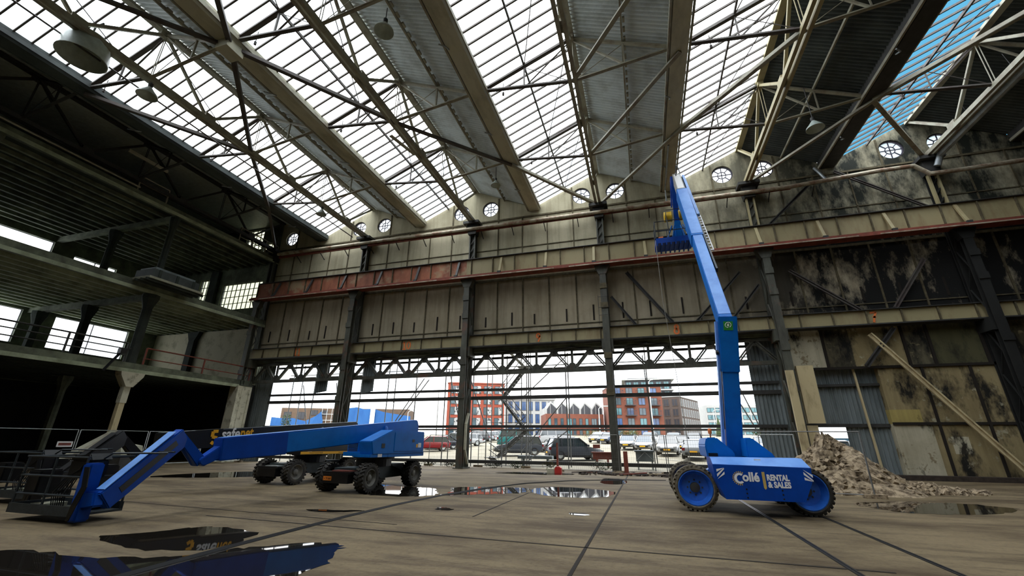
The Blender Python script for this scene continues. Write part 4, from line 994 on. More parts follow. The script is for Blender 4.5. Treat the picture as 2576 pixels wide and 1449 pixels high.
    b = MB(); b.box(x0+1.35, x0+1.95, y0+.08, y0+.42, .82, 1.16); b.prism([(x0+1.3, 1.16), (x0+2.0, 1.16), (x0+1.9, 1.3), (x0+1.4, 1.22)], y0+.05, y0+.45); b.build('control_box', 'blackpaint', root, bevel=.02)
    b = MB()
    for i in range(7):
        o = .06*i; b.tube([(x1-.1-o*.3, y0+.05, 1.15-o*.4), (x1-.35-o, y0+.12, .8), (x1-.5-o*1.2, y0+.1, .45+o*.3), (x1-.62-o, y0+.2, .2)], .011, 5)
    b.build('control_cables', 'blackpaint', root)
    for xx, zz in ((x0+.7, .98), (x0+.85, .62)): b = MB(); b.bar((xx, y1-.05, zz-.14), (xx+.04, y1-.05, zz+.14), .07, .02); b.build('pale_strip', 'crate', root)
    for q in ((x0+.1, x0+.5, y0+.1, y0+.5, .45, .95), (x1-.75, x1-.35, y1-.4, y1-.05, .2, 1.05)): b = MB(); b.box(*q); b.build('equipment_case', 'blackpaint', root, bevel=.03)
    b = MB(); b.box(x0+.3, x0+.75, y0+.2, y0+.6, .18, .3); b.bar((x0+.9, y0+.3, .2), (x0+1.4, y0+.4, .26), .06, .05); b.build('tool_box', 'crate' , root)
    return root, T, f

fA = math.atan2(-.987, -.162)
LA, TA, fa = boom_lift('low blue boom lift with its boom and jib stretched toward the bottom left', (-9.55, 14.42), 3.7*-1, fA, 'blue', 'bluedeep', 'bluelight', 'redplate', 'plate')
LB, TB, fb = boom_lift('black boom lift with a yellow stripe, parked behind the low blue one', (-13.5, 15.75), -9, fA-.03, 'blackpaint', 'blackpaint', 'galv', 'galv', 'safenet', 1.64)
BZ = 1.64
# lettering on the black boom
def boomside(u, dz, side=.19):
    t = (u+2.15)/(4.0+2.15); return TB(u, side+.03, 2.10+(BZ-2.10)*t+dz)
bo = [o for o in LB.children if o.name.startswith('boom') and not o.name.startswith('boom_c')][0]
d = (boomside(0, 0)-boomside(4, 0)).normalized(); upz = V((0, 0, 1))-d*d.z
b = MB(); s = .40; q = boomside(4.15, -.19)
S = [[(.72, 1), (.05, 1), (0, .58), (.66, .46), (.6, .1), (.3, 0), (-.05, .16)]]
for pl in S:
    for i in range(len(pl)-1):
        p0 = q+d*pl[i][0]*s*.6+upz*pl[i][1]*s; p1 = q+d*pl[i+1][0]*s*.6+upz*pl[i+1][1]*s
        b.bar(p0, p1, .1, .012, up=d.cross(upz))
        
b.build('letter_mark', 'amber', bo)
tm = text_mesh('safe', .5, .012, .004); text_on(tm, boomside(3.85, -.06), d, upz, .62); tm.build('lettering', 'white', bo)
tm = text_mesh('net', .5, .012, .004); text_on(tm, boomside(3.21, -.055), d, upz, .46); tm.build('lettering', 'amber', bo)

# ---------------------------------------------------------------- raised blue lift on the right
L = thing('boom_lift', 'blue boom lift with raised boom and white rental lettering on its counterweight', 'boom lift', (2.35, 13.9, 0))
RW = .535
st = V((-.28, -1, 0))
wheel_parts(L, (1.07, 12.76, RW), (0, -1, 0), RW, .36, 'tyredust', 'rimblue', 30, dish=.55, lug_h=.03, rf=.76)
wheel_parts(L, (3.56, 12.78, RW), (.12, -1, 0), RW, .36, 'tyre', 'rimblue', 30, dish=.55, lug_h=.03, rf=.76)
wheel_parts(L, (1.07, 15.1, RW), (0, 1, 0), RW, .36, 'tyredust', 'rimblue', 30, lug_h=.03, rf=.76)
wheel_parts(L, (3.56, 15.1, RW), (0, 1, 0), RW, .36, 'tyredust', 'rimblue', 30, lug_h=.03, rf=.76)
b = MB(); b.box(1.3, 3.3, 13.3, 14.7, .42, .8); b.box(.85, 1.3, 12.95, 14.95, .45, .66); b.box(3.3, 3.8, 12.95, 14.95, .45, .66); b.build('chassis', 'bluedeep', L, bevel=.02)
b = MB(); b.prism([(.98, .66), (1.5, .98), (1.7, .98), (1.7, .72)], 13.0, 13.35); b.build('axle_guard', 'blue', L)
b = MB(); b.lathe([(.001, .8), (.65, .8), (.65, 1.0), (.001, 1.0)], (2.4, 13.9, 0), 'z', 24); b.build('slew_ring', 'blackpaint', L)
# counterweight
fy = 11.98
prof = [(1.46, 1.12), (1.49, .80), (1.66, .37), (3.28, .37), (3.50, .80), (3.52, 1.08)]
b = MB(); b.prism(prof, fy, 13.0)
b.add([(1.46, fy, 1.12), (3.52, fy, 1.08), (3.46, fy+.32, 1.27), (1.46, fy+.32, 1.27), (3.46, 13.0, 1.27), (1.46, 13.0, 1.27), (3.52, 13.0, 1.08), (1.46, 13.0, 1.12)],
      [(0, 1, 2, 3), (3, 2, 4, 5), (1, 6, 4, 2), (0, 3, 5, 7), (5, 4, 6, 7)])
cwt = b.build('counterweight', 'bluedeep', L)
b = MB(); b.add([(1.465, fy+.006, 1.13), (3.515, fy+.006, 1.09), (3.455, fy+.318, 1.276), (1.465, fy+.318, 1.276), (3.45, 12.7, 1.278), (1.47, 12.7, 1.278)], [(0, 1, 2, 3), (3, 2, 4, 5)]); b.build('counterweight_lit_top', 'bluelight', cwt)  # lighter sheet painting the skylight on the upper faces
yt = fy-.004
def flat(poly, mt, nm, par, y0=None):
    b = MB(); y0 = yt if y0 is None else y0; b.prism(poly, y0-.002, y0+.004); return b.build(nm, mt, par)
chev = MB()
for (x, z, s) in ((1.53, .80, 1), (3.35, .80, -1)):
    w, h = .17, .25
    for t in (-.06, .05, .16):
        # diagonal band clipped to the square x..x+w, z..z+h
        band = [(0, t), (w, t+.17), (w, t+.23), (0, t+.06)]
        pts = []
        for (px_, pz_) in band: pts.append((px_, min(max(pz_, 0), h)))
        if s < 0: pts = [(p, h-q) for p, q in pts]
        chev.prism([(x+p, z+q) for p, q in pts], yt-.002, yt+.004)
chev.build('warning_stripes', 'white', cwt)
tm = text_mesh('ollé', .27, .010, .003); text_on(tm, (2.07, yt, .775), (1, 0, 0), (0, 0, 1), .36); tm.build('lettering', 'white', cwt)
b = MB(); gx, gz, r = 2.01, .83, .115                                   # gear shaped initial
for i in range(22):
    t0 = math.radians(48+i*(264/22)); t1 = math.radians(48+(i+1)*(264/22))
    b.prism([(gx+r*math.cos(t0), gz+r*math.sin(t0)), (gx+r*math.cos(t1), gz+r*math.sin(t1)), (gx+r*.52*math.cos(t1), gz+r*.62*math.sin(t1)), (gx+r*.52*math.cos(t0), gz+r*.62*math.sin(t0))], yt-.002, yt+.004)
b.build('lettering', 'white', cwt)
b = MB()
for i in range(14):
    t = math.radians(58+i*(244/14)); c, s = math.cos(t), math.sin(t); n = V((c, 0, s)); q = V((-s, 0, c))
    ctr = V((gx, yt, gz))+n*(r+.024); 
    b.add([tuple(ctr+n*dx+q*dz) for dx, dz in ((-.018, -.012), (.016, -.010), (.016, .010), (-.018, .012))], [(0, 1, 2, 3)])
b.build('gear_teeth', 'gold', cwt)
flat([(2.49, .64), (2.52, .60), (2.55, .64), (2.55, .98), (2.49, .98)], 'gold', 'screw_mark', cwt)
tm = text_mesh('RENTAL', .17, .008, .003); text_on(tm, (2.585, yt, .805), (1, 0, 0), (0, 0, 1), .46); tm.build('lettering', 'white', cwt)
tm = text_mesh('& SALES', .17, .008, .003); text_on(tm, (2.585, yt, .655), (1, 0, 0), (0, 0, 1), .47); tm.build('lettering', 'white', cwt)
b = MB()
for x in (2.12, 2.86):
    for z in (.6, .51, .42): b.lathe([(.001, 0), (.018, 0), (.018, .01), (.001, .01)], (x, yt-.004, z), 'y', 10)
b.build('lifting_holes', 'blackpaint', cwt)
flat([(2.42, 0), (2.56, 0), (2.56, .05), (2.42, .05)], 'white', 'sticker', cwt) if False else None
b = MB(); b.box(2.42, 2.56, fy+.2, fy+.21, 1.2, 1.25); b.build('sticker', 'white', cwt)
# cowls either side of the mast
b = MB(); b.prism([(1.47, 1.25), (1.44, 1.55), (1.50, 1.74), (1.74, 1.75), (2.12, 1.4), (2.14, 1.25)], 12.8, 14.4); b.build('left_cowl', 'blue', L, bevel=.03)
b = MB(); b.prism([(2.42, 1.25), (2.42, 1.74), (2.58, 1.74), (3.02, 1.34), (3.04, 1.25)], 12.8, 14.4); b.build('right_cowl', 'blue', L, bevel=.03)
b = MB(); b.box(1.5, 1.72, 12.77, 12.8, 1.28, 1.36); b.build('tail_lamp', 'blackpaint', L)
b = MB(); b.tube([(1.66, 13.2, 1.74), (1.66, 13.2, 1.84)], .02, 6); b.lathe([(.001, 1.84), (.045, 1.84), (.05, 1.94), (.03, 1.98), (.001, 1.98)], (1.66, 13.2, 0), 'z', 12); b.build('beacon', 'orange', L)
# telescoping mast
m0, m1 = V((2.27, 13.75, 1.2)), V((2.50, 13.0, 5.02)); md = (m1-m0)
P = lambda t, dx=0, dy=0: m0+md*t+V((dx, dy, 0))
b = MB(); b.taper(P(0), P(.7), .40, .36, .42, .38, up=(0, 1, 0)); ma = b.build('mast', 'blue', L, bevel=.02)
b = MB(); b.taper(P(.60), P(1.0), .47, .44, .49, .46, up=(0, 1, 0)); ms = b.build('mast_sleeve', 'blue', L, bevel=.02)
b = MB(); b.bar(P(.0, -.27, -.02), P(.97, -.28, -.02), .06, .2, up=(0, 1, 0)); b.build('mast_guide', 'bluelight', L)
b = MB(); b.bar(P(.2, -.235, -.16), P(.62, -.235, -.16), .018, .018, up=(0, 1, 0)); b.tube([P(.74, -.34, -.1), P(.74, -.27, -.1)], .07, 10); b.build('guide_roller', 'blackpaint', L)
c = P(.955, 0, -.238); ux = V((1, 0, 0)); uz = md.normalized()
b = MB(); b.bar(c-uz*.01, c-uz*.26, .24, .008, up=(0, 1, 0)); stk = b.build('green_sticker', 'green', ms)
cc = c-uz*.115-V((0, .008, 0))
b = MB()
pts = [cc+ux*.075*math.cos(math.radians(a))+uz*.075*math.sin(math.radians(a)) for a in range(-60, 271, 15)]
b.tube(pts, .009, 5); b.bar(cc-uz*.03, cc+uz*.02, .05, .006, up=(0, 1, 0)); b.bar(cc+uz*.02-ux*.014, cc+uz*.05-ux*.014, .012, .006, up=(0, 1, 0)); b.bar(cc+uz*.02+ux*.014, cc+uz*.05+ux*.014, .012, .006, up=(0, 1, 0)); b.bar(cc-uz*.03, cc-uz*.06, .01, .006, up=(0, 1, 0)); b.build('plug_symbol', 'white', stk)
b = MB(); b.bar(c-uz*.225-ux*.08, c-uz*.225+ux*.08, .006, .014, up=uz); b.build('sticker_line', 'white', stk)
# upper boom
u0, u1 = V((2.50, 13.32, 5.0)), V((2.84, 21.5, 15.35)); ud = u1-u0
U = lambda t, dx=0, dn=0: u0+ud*t+V((dx, 0, 0))+un*dn
un = V((1, 0, 0)).cross(ud).normalized()
if un.z > 0: un = -un                                                  # points to the underside, which faces away from the camera
b = MB(); b.taper(U(-.03), U(.42), .36, .5, .38, .5, up=(0, -1, 1)); ub = b.build('boom', 'blue', L, bevel=.02)
b = MB(); b.taper(U(.40), U(.80), .44, .56, .50, .58, up=(0, -1, 1)); us = b.build('boom_middle_section', 'blue', L, bevel=.02)
b = MB(); b.taper(U(.78), U(.995), .40, .42, .40, .42, up=(0, -1, 1)); ut = b.build('boom_inner_section', 'boomgrey', L, bevel=.015)
b = MB(); b.taper(U(-.0, 0, -.252), U(.41, 0, -.256), .32, .012, .34, .012, up=un); b.build('lit_top_plate', 'bluelight', ub)  # added lighter sheets paint the skylight on the boom's upper face
b = MB(); b.taper(U(.41, 0, -.284), U(.79, 0, -.296), .40, .012, .46, .012, up=un); b.build('lit_top_plate', 'bluelight', us)
b = MB(); b.bar(U(.82, 0, -.213), U(.98, 0, -.213), .3, .012, up=un); b.build('wear_strip', 'white', ut)
for o, t0, t1, mt, nm in ((.36, .58, .99, 'bluelight', 'cable_tray'),):
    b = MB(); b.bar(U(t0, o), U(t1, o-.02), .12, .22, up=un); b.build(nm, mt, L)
lad = MB()
for s in (.30, .44): lad.bar(U(.33, s), U(.58, s), .03, .07, up=un)
for i in range(13): lad.bar(U(.335+i*.0195, .30), U(.335+i*.0195, .44), .06, .04, up=un)
lad.build('cable_carrier', 'white', L)
b = MB(); b.bar(U(.22, .30), U(.80, .27), .06, .16, up=un); b.build('cable_channel', 'blackpaint', L)
hp = MB(); hp.tube([U(.96, -.05, -.25), U(1.0, .0, -.62), U(1.03, .1, -.5), U(1.0, .2, -.2)], .03, 6); hp.build('tip_hoses', 'blackpaint', L)
# jib and basket
b = MB(); b.taper(u1+V((-.2, -.1, -.1)), V((2.50, 20.95, 12.1)), .26, .3, .24, .26); b.bar(u1+V((-.32, -.05, -.3)), V((2.34, 20.95, 13.2)), .05, .08); b.build('jib', 'bluedeep', L, bevel=.015)
b = MB(); b.box(2.36, 2.66, 20.8, 21.1, 11.25, 12.3); b.prism([(2.1, 11.2), (2.9, 11.2), (2.66, 11.9), (2.36, 11.9)], 20.9, 21.0); b.build('platform_rotator', 'blue', L, bevel=.02)
b = MB(); b.box(1.32, 3.08, 20.5, 21.6, 11.02, 11.12); b.box(1.32, 3.08, 20.5, 20.53, 11.12, 11.3); b.box(1.32, 1.35, 20.5, 21.6, 11.12, 11.3)
for i in range(8): b.box(1.36+i*.22, 1.42+i*.22, 20.5, 21.6, 10.9, 11.02)
b.build('basket_floor', 'bluedeep', L)
for x in (1.36, 2.0, 2.9):
    for y in (20.54, 21.56): b = MB(); b.tube([(x, y, 11.1), (x, y, 12.25)], .024, 6); b.build('basket_post', 'baskgrey', L)
for z in (11.7, 12.25):
    b = MB(); b.tube([(1.36, 20.54, z), (1.36, 21.56, z), (3.04, 21.56, z), (3.04, 20.54, z), (1.36, 20.54, z)], .022, 6); b.build('basket_rail', 'baskgrey', L)
b = MB()
for x in (1.9, 2.15, 2.75, 2.95): b.bar((x, 20.56, 11.2), (2.5+(x-2.5)*.5, 20.7, 12.0), .05, .05)
b.build('basket_brace', 'blue', L)
for x in (2.02, 2.72):
    b = MB(); b.lathe([(.001, 0), (.27, .0), (.29, .04), (.27, .08), (.27, .42), (.29, .46), (.27, .5), (.001, .5)], (x+.0, 21.05, 12.72), 'x', 20) if False else b.lathe([(.001, 0), (.26, 0), (.28, .03), (.26, .06), (.26, .32), (.28, .35), (.26, .38), (.001, .38)], (x-.1, 21.05, 12.72), 'x', 20)
    b.build('yellow_drum', 'yellow', L, smooth=True)
b = MB(); b.tube([(2.0, 20.8, 12.3), (2.0, 20.8, 13.0), (2.9, 20.8, 13.0), (2.9, 20.8, 12.3)], .02, 6); b.build('drum_frame', 'baskgrey', L)
b = MB(); b.box(1.5, 1.72, 20.6, 20.8, 11.14, 11.42); b.build('cargo_bag', 'orange', L)
b = MB(); b.tube([(1.33, 20.5, 11.2), (1.33, 20.5, 8), (1.55, 21.0, 5), (1.7, 21.4, 2.4), (1.75, 21.6, .02), (1.4, 21.2, .02)], .012, 5)
tag(b.build('hanging_cable', 'boomgrey', smooth=True), 'thin cable hanging from the raised basket down to the floor', 'cable')
# ================================================================ outside
SL, SY = .042, 27.8
def gz(y): return max(0., SL*(min(y, 98)-SY))
b = MB(); b.add([(-140, 28.4, -.02), (90, 28.4, -.02), (90, 98, SL*70.2), (-140, 98, SL*70.2), (90, 220, SL*70.2), (-140, 220, SL*70.2)], [(0, 1, 2, 3), (3, 2, 4, 5)])
struct(b.build('ground_outside', 'asphalt'))
b = MB(); b.box(-60, 60, 31.2, 31.5, .1, .22); tag(b.build('kerb', 'facade'), 'pale kerb along the near edge of the parking lot', 'kerb')
def lotline(p, q, label):
    b = MB(); b.bar((p[0], p[1], gz(p[1])+.012), (q[0], q[1], gz(q[1])+.012), .14, .006); tag(b.build('parking_line', 'lotline'), label, 'parking line', 'parking lot lines')
LOTS = ['under the grey crossover', 'right of the middle column', 'beside the silver saloon', 'between crossover and dark estate', 'running up beside the dark estate', 'near the blue mast']
for LOT, (p, q) in zip(['white painted parking line '+w for w in LOTS], (((-9, 36.2), (-2.5, 38)), ((-.6, 39.5), (2.2, 36.2)), ((2.6, 41), (5.5, 36.5)), ((-15, 36), (-9.4, 41)), ((-22, 41), (-14, 52)), ((4.5, 44), (8.5, 38)))):
    lotline(p, q, LOT)

# cars -----------------------------------------------------------------
def car(label, x, y, ang, color, kind='hatch', z=None):
    """Car with its nose along local +x. Body is lofted from cross sections; glass, wheels and lights are parts."""
    z = gz(y) if z is None else z
    t = thing('car', label, 'car', (x, y, z), 'cars in the parking lot outside', math.radians(ang))
    dims = {'hatch': (4.0, 1.46, 1.72), 'suv': (4.3, 1.64, 1.80), 'van': (4.9, 1.95, 1.9), 'sedan': (4.5, 1.44, 1.78)}[kind]
    Ln, H, Wd = dims; h = Ln/2; w = Wd/2; belt = H*.60; hood = H*.58
    st = [(-h, .42, hood*.80, .80), (-h+.10, .30, belt*.98, .93), (-h*.72, .24, belt, 1.), (-h*.2, .2, belt, 1.), (h*.28, .2, belt*.99, 1.), (h*.5, .22, hood*.99, .99), (h*.84, .26, hood*.86, .94), (h-.06, .32, hood*.70, .84), (h, .42, hood*.52, .78)]
    vs = []; ns = 8
    for (sx, lo, hi, k) in st:
        m = (lo+hi)/2
        vs += [(sx, -w*k*.86, lo), (sx, -w*k, lo+.14), (sx, -w*k, m+.1), (sx, -w*k*.90, hi), (sx, w*k*.90, hi), (sx, w*k, m+.1), (sx, w*k, lo+.14), (sx, w*k*.86, lo)]
    fs = [tuple(range(ns))[::-1], tuple(range(len(vs)-ns, len(vs)))]
    for i in range(len(st)-1):
        for k in range(ns):
            k2 = (k+1) % ns; fs.append((i*ns+k, i*ns+k2, (i+1)*ns+k2, (i+1)*ns+k))
    cm = 'car_'+color
    b = MB(); b.add(vs, fs); b.build('body', cm, t, smooth=True, world=False)
    # greenhouse
    r0, r1 = (-h*.93, -h*.80) if kind != 'sedan' else (-h*.78, -h*.42)
    f0, f1 = h*.46, h*.10
    if kind == 'van': f0, f1 = h*.66, h*.36
    gw, rw = w*.90, w*.72
    b = MB(); b.add([(r0, -gw, belt-.02), (f0, -gw, belt-.02), (f1, -rw, H-.05), (r1, -rw, H-.06), (r0, gw, belt-.02), (f0, gw, belt-.02), (f1, rw, H-.05), (r1, rw, H-.06)],
          [(0, 1, 2, 3), (4, 7, 6, 5), (0, 3, 7, 4), (1, 5, 6, 2), (3, 2, 6, 7)]); b.build('windows', 'carglass', t, world=False)
    b = MB(); b.add([(r1-.05, -rw*1.03, H-.07), (f1+.05, -rw*1.03, H-.06), (f1-.2, -rw*.8, H), (r1+.2, -rw*.8, H), (r1-.05, rw*1.03, H-.07), (f1+.05, rw*1.03, H-.06), (f1-.2, rw*.8, H), (r1+.2, rw*.8, H)],
          [(0, 1, 2, 3), (4, 7, 6, 5), (0, 3, 7, 4), (1, 5, 6, 2), (3, 2, 6, 7), (0, 4, 5, 1)])
    for s in (-1, 1):
        for (p, q) in (((f0, s*gw*1.01, belt), (f1, s*rw*1.02, H-.05)), ((r0, s*gw*1.01, belt), (r1, s*rw*1.02, H-.06)), ((h*-.12, s*gw*1.015, belt), (h*-.12, s*rw*1.03, H-.06)), ((h*-.55, s*gw*1.015, belt), (h*-.55, s*rw*1.03, H-.06))):
            b.bar(p, q, .07, .07)
    b.build('roof', cm, t, world=False)
    R = .33
    for sx in (-h*.62, h*.62):
        for s in (-1, 1):
            b = MB(); b.lathe([(.001, -.1), (R, -.1), (R, .1), (R*.7, .1), (R*.62, .07), (.001, .07)], n=18); b.v = [(p[0]+sx, s*p[2]+s*(w-.1), p[1]+R) for p in b.v]
            wo = b.build('wheel', 'tyre', t, world=False)
            b = MB(); b.lathe([(R*.64, .075), (R*.6, .095), (R*.2, .085), (.001, .09)], n=10); b.v = [(p[0]+sx, s*p[2]+s*(w-.1), p[1]+R) for p in b.v]
            b.build('hubcap', 'galv', wo, world=False)
    b = MB(); b.box(h-.02, h+.03, -w*.6, w*.6, .34, .50); b.box(-h-.03, -h+.03, -w*.68, w*.68, .3, .48); b.box(h*-.3, h*.3, -w*1.0, w*1.0, .2, .3); b.build('bumpers', 'carblack', t, world=False)
    for s in (-1, 1):
        b = MB(); b.box(h-.2, h-.03, s*w*.74-.14, s*w*.74+.14, hood*.60, hood*.74); b.build('headlight', 'headlight', t, world=False)
        b = MB(); b.box(-h-.01, -h+.12, s*w*.80-.12, s*w*.80+.10, belt*.74, belt*.94); b.build('taillight', 'taillight', t, world=False)
        b = MB(); b.box(f0-.22, f0-.06, s*w*1.04-.08, s*w*1.04+.08, belt+.0, belt+.14); b.build('mirror', cm, t, world=False)
    for q in ((h+.03, h+.04, -.26, .26, .4, .5), (-h-.04, -h-.03, -.26, .26, .5, .6)): b = MB(); b.box(*q); b.build('number_plate', 'amber', t, world=False)
    return t
car('grey crossover seen side on through the opening, just left of the middle column', -5.5, 35.1, 26, 'grey', 'suv')
car('dark grey estate behind the stair tower, nose to the left', -11.0, 38.6, 201, 'grey', 'suv')
car('teal van roof showing above the dark grey estate behind the stairs', -14.4, 50.5, 20, 'teal', 'van')
car('white people carrier showing above the roof of the grey crossover', -11.0, 56.4, 25, 'white', 'van')
car('silver car parked half behind the grey crossover', -8.6, 44.5, 205, 'silver', 'hatch')
car('white car facing the hall, just left of the middle column, far back', -6.5, 64.6, 250, 'white')
car('blue car half hidden by the middle column, far back', -5.0, 62.5, 250, 'blue')
car('white hatchback facing the hall, first right of the middle column', -1.9, 49.9, 262, 'white')
car('white hatchback facing the hall, second right of the middle column', -.2, 47.2, 262, 'white')
car('white car with black bumper and orange plate facing the hall', 1.75, 42.2, 264, 'white', 'suv')
car('dark car parked behind the white and black car with the orange plate', 3.2, 47.6, 262, 'black')
car('silver saloon seen from behind, nearest to the raised blue lift', 3.55, 38.4, 82, 'silver', 'sedan')
car('pale car in the far row above the white and black car', 3.3, 60.5, 260, 'silver')
car('dark car in the far row above the silver saloon', 5.6, 59.5, 260, 'darkblue')
car('white car in the far row left of the lamp post', .4, 62.5, 260, 'white')
car('red car peeking out beside the cowl of the low blue lift', -21.6, 42.4, 215, 'red')
car('dark blue car behind the red one beside the low blue lift', -22.0, 45.6, 210, 'darkblue', 'sedan')
car('grey car third in the row beside the low blue lift', -22.2, 49.2, 210, 'grey', 'suv')
car('white car fourth in the row, nearest to the left column of the stair bay', -21.8, 52.8, 210, 'white')
car('black car at the near end of the row right of the left stair bay column', -24.3, 61.5, 215, 'black', 'suv')
car('silver car second in the far row right of the left stair bay column', -24.6, 65.2, 215, 'silver')
car('white car third in the far row under the red block', -24.8, 68.6, 215, 'white')
car('dark blue car fourth in the far row under the red block', -24.8, 72, 215, 'darkblue')
car('red car last in the far row under the red block', -24.6, 75.5, 215, 'red')
car('silver car seen through the small doorway behind the rubble heap', 12.9, 37.6, 75, 'silver')
car('white car glimpsed right of the blue mast', 10.4, 47, 262, 'white')
car('silver car glimpsed higher up through the small doorway', 15.6, 44.0, 262, 'silver')

# buildings -------------------------------------------------------------
YW = .2946
def site(D, r): return (-math.sin(YW)*D+math.cos(YW)*r, math.cos(YW)*D+math.sin(YW)*r)
class House:
    """Block of flats in its own frame: x to the right, y away, z up; front face at y=0."""
    def __init__(s, label, D, r, rot, name='apartment_block', cat='building'):
        x, y = site(D, r); s.root = thing(name, label, cat, (x, y, 0), None, YW+math.radians(rot)); s.n = 0
    def block(s, x0, x1, y0, y1, z0, z1, m, nm='walls'):
        b = MB(); b.box(x0, x1, y0, y1, z0, z1); s.walls = b.build(nm, m, s.root, world=False); return s.walls
    def win(s, x0, x1, z0, z1, m='bwin', y=0., frame='bwindark', mull=1, face='front', xs=0.):
        if s.n >= 96: return
        s.n += 1
        b = MB(); P = (lambda a, d, z: (a, y+d, z)) if face == 'front' else (lambda a, d, z: (xs-d, a, z))
        def bx(a0, a1, d0, d1, c0, c1):
            p, q = P(a0, d0, c0), P(a1, d1, c1); b.box(min(p[0], q[0]), max(p[0], q[0]), min(p[1], q[1]), max(p[1], q[1]), c0, c1)
        f = .09
        bx(x0, x1, -.06, .05, z1-f, z1); bx(x0, x1, -.08, .05, z0, z0+f); bx(x0, x0+f, -.06, .05, z0, z1); bx(x1-f, x1, -.06, .05, z0, z1)
        for i in range(1, mull+1):
            xm = x0+(x1-x0)*i/(mull+1); bx(xm-.05, xm+.05, -.06, .05, z0, z1)
        fo = b.build('window', frame, s.root, world=False)
        b = MB(); bx(x0+f, x1-f, -.03, .05, z0+f, z1-f); b.build('pane', m, fo, world=False)
    def balcony(s, x0, x1, z, d=1.1):
        b = MB(); b.box(x0, x1, -d, 0, z-.12, z); b.box(x0, x1, -d, -d+.04, z+.95, z+1.0); b.box(x0, x0+.04, -d, 0, z+.95, z+1.0); b.box(x1-.04, x1, -d, 0, z+.95, z+1.0)
        n = int((x1-x0)/.14)
        for i in range(n+1): b.box(x0+i*(x1-x0)/n-.015, x0+i*(x1-x0)/n+.015, -d, -d+.03, z, z+.95)
        b.build('balcony', 'balcony', s.root, world=False)
# red block with patterned panels
h = House('bright red block of flats with black and white patterned window panels', 110, -16.05, 6)
h.block(0, 14.4, 0, 13, 1.5, 15.6, 'brickred'); h.block(-.15, 14.55, -.15, 13.2, 15.5, 15.75, 'brickred', 'roof_edge')
for i in range(5):
    for j in range(5):
        x = .9+i*2.75; z = 2.6+j*2.6
        h.win(x, x+1.05, z, z+1.9, 'bwin', mull=0)
        b = MB(); b.box(x+1.05, x+2.0, -.07, .03, z, z+1.9); b.build('patterned_panel', 'pattern', h.root, world=False)
for i in range(6):
    b = MB(); b.box(14.4, 14.46, 1.0+i*2.0, 1.15+i*2, 2, 15.2); b.build('side_fin', 'brickbrown', h.root, world=False)
for j in range(4):
    b = MB(); b.box(14.4, 14.45, .2, 12.8, 4+j*2.8, 4.12+j*2.8); b.build('side_band', 'brickbrown', h.root, world=False)
# white block
h = House('white block with tall blue windows behind the stair tower', 120, -1.2, 4)
h.block(0, 13.2, 0, 12, 2, 12.6, 'facade'); h.block(-.2, 13.6, -.3, 12, 12.5, 12.9, 'facade', 'roof_edge')
for i in range(7):
    for j in range(3):
        x = .5+i*1.85; z = 3.0+j*3.3; h.win(x, x+1.15, z, z+2.4, 'bwinblue', mull=1)
# low brick row with white dormers
h = House('low orange brick terrace with a row of white framed angular dormers', 100, 7.9, 3, 'terrace')
h.block(0, 13.3, 0, 9, 2, 7.6, 'brickbrown')
h.block(0, 13.3, 1.2, 8, 7.6, 9.0, 'facade', 'roof')
for i in range(5):
    x = .25+i*2.62
    b = MB(); b.prism([(x-.15, 7.6), (x-.15, 8.7), (x+1.05, 10.35), (x+2.55, 9.0), (x+2.55, 7.6)], .4, 6); d = b.build('dormer', 'facade', h.root, world=False)
    b = MB(); b.prism([(x+.1, 7.6), (x+.1, 8.6), (x+1.05, 9.9), (x+2.3, 8.8), (x+2.3, 7.6)], .36, .42); b.build('dormer_glazing', 'bwindark', d, world=False)
    b = MB(); b.box(x+.85, x+.93, .33, .38, 7.6, 9.6); b.build('dormer_bar', 'facade', d, world=False)
for i in range(9):
    x = .5+i*1.42; wdt = 1.5 if i % 4 == 3 else .72
    for z in (2.6, 4.9): h.win(x, x+min(wdt, 1.2), z, z+1.75, 'bwin' if i % 3 else 'bwinteal', mull=0 if wdt < 1 else 1)
# brick flats with balconies
h = House('orange brown brick flats with grey balconies right of the middle column', 95, 21.6, -2)
h.block(0, 11.2, 0, 9, 2, 13.25, 'brickbrown'); h.block(-.1, 11.3, -.1, 9.1, 13.2, 13.4, 'facade', 'roof_edge')
for j in range(5):
    for i in range(4):
        x = .9+i*2.6; z = 2.9+j*2.12
        h.win(x, x+1.45, z, z+1.5, ('bwin', 'bwinblue', 'bwinteal')[(i*2+j) % 3], mull=1)
        if j in (2, 3) and i in (1, 3) or j == 4 and i in (0, 2): h.balcony(x-.4, x+1.9, z-.05)
# glass topped tower behind
h = House('pale tower with teal glazed upper floors behind the brick flats', 130, 34.4, -14)
h.block(0, 13.2, 0, 13, 3, 19.2, 'bwindark'); h.block(-.9, 14.1, -1.0, 14, 19.2, 19.6, 'facade', 'roof_edge')
for z in (16.1, 13.2): h.block(-.5, 13.7, -.9, 13.6, z, z+.35, 'facade', 'floor_edge')
for j in range(3):
    for i in range(6): h.win(.3+i*2.15, .3+i*2.15+1.5, 13.7+j*2.85-2.85, 15.9+j*2.85-2.85, 'bwinteal', mull=1)
for j in range(3):
    for i in range(6): h.win(.6+i*2.1, .6+i*2.1+1.2, 13.7+j*2.85-2.85, 15.9+j*2.85-2.85, 'bwinteal' if i % 2 else 'bwindark', frame='facade', mull=1, face='side', xs=13.2)
h.block(.8, 9.5, 1, 6, 19.6, 20.0, 'balcony', 'roof_plant')
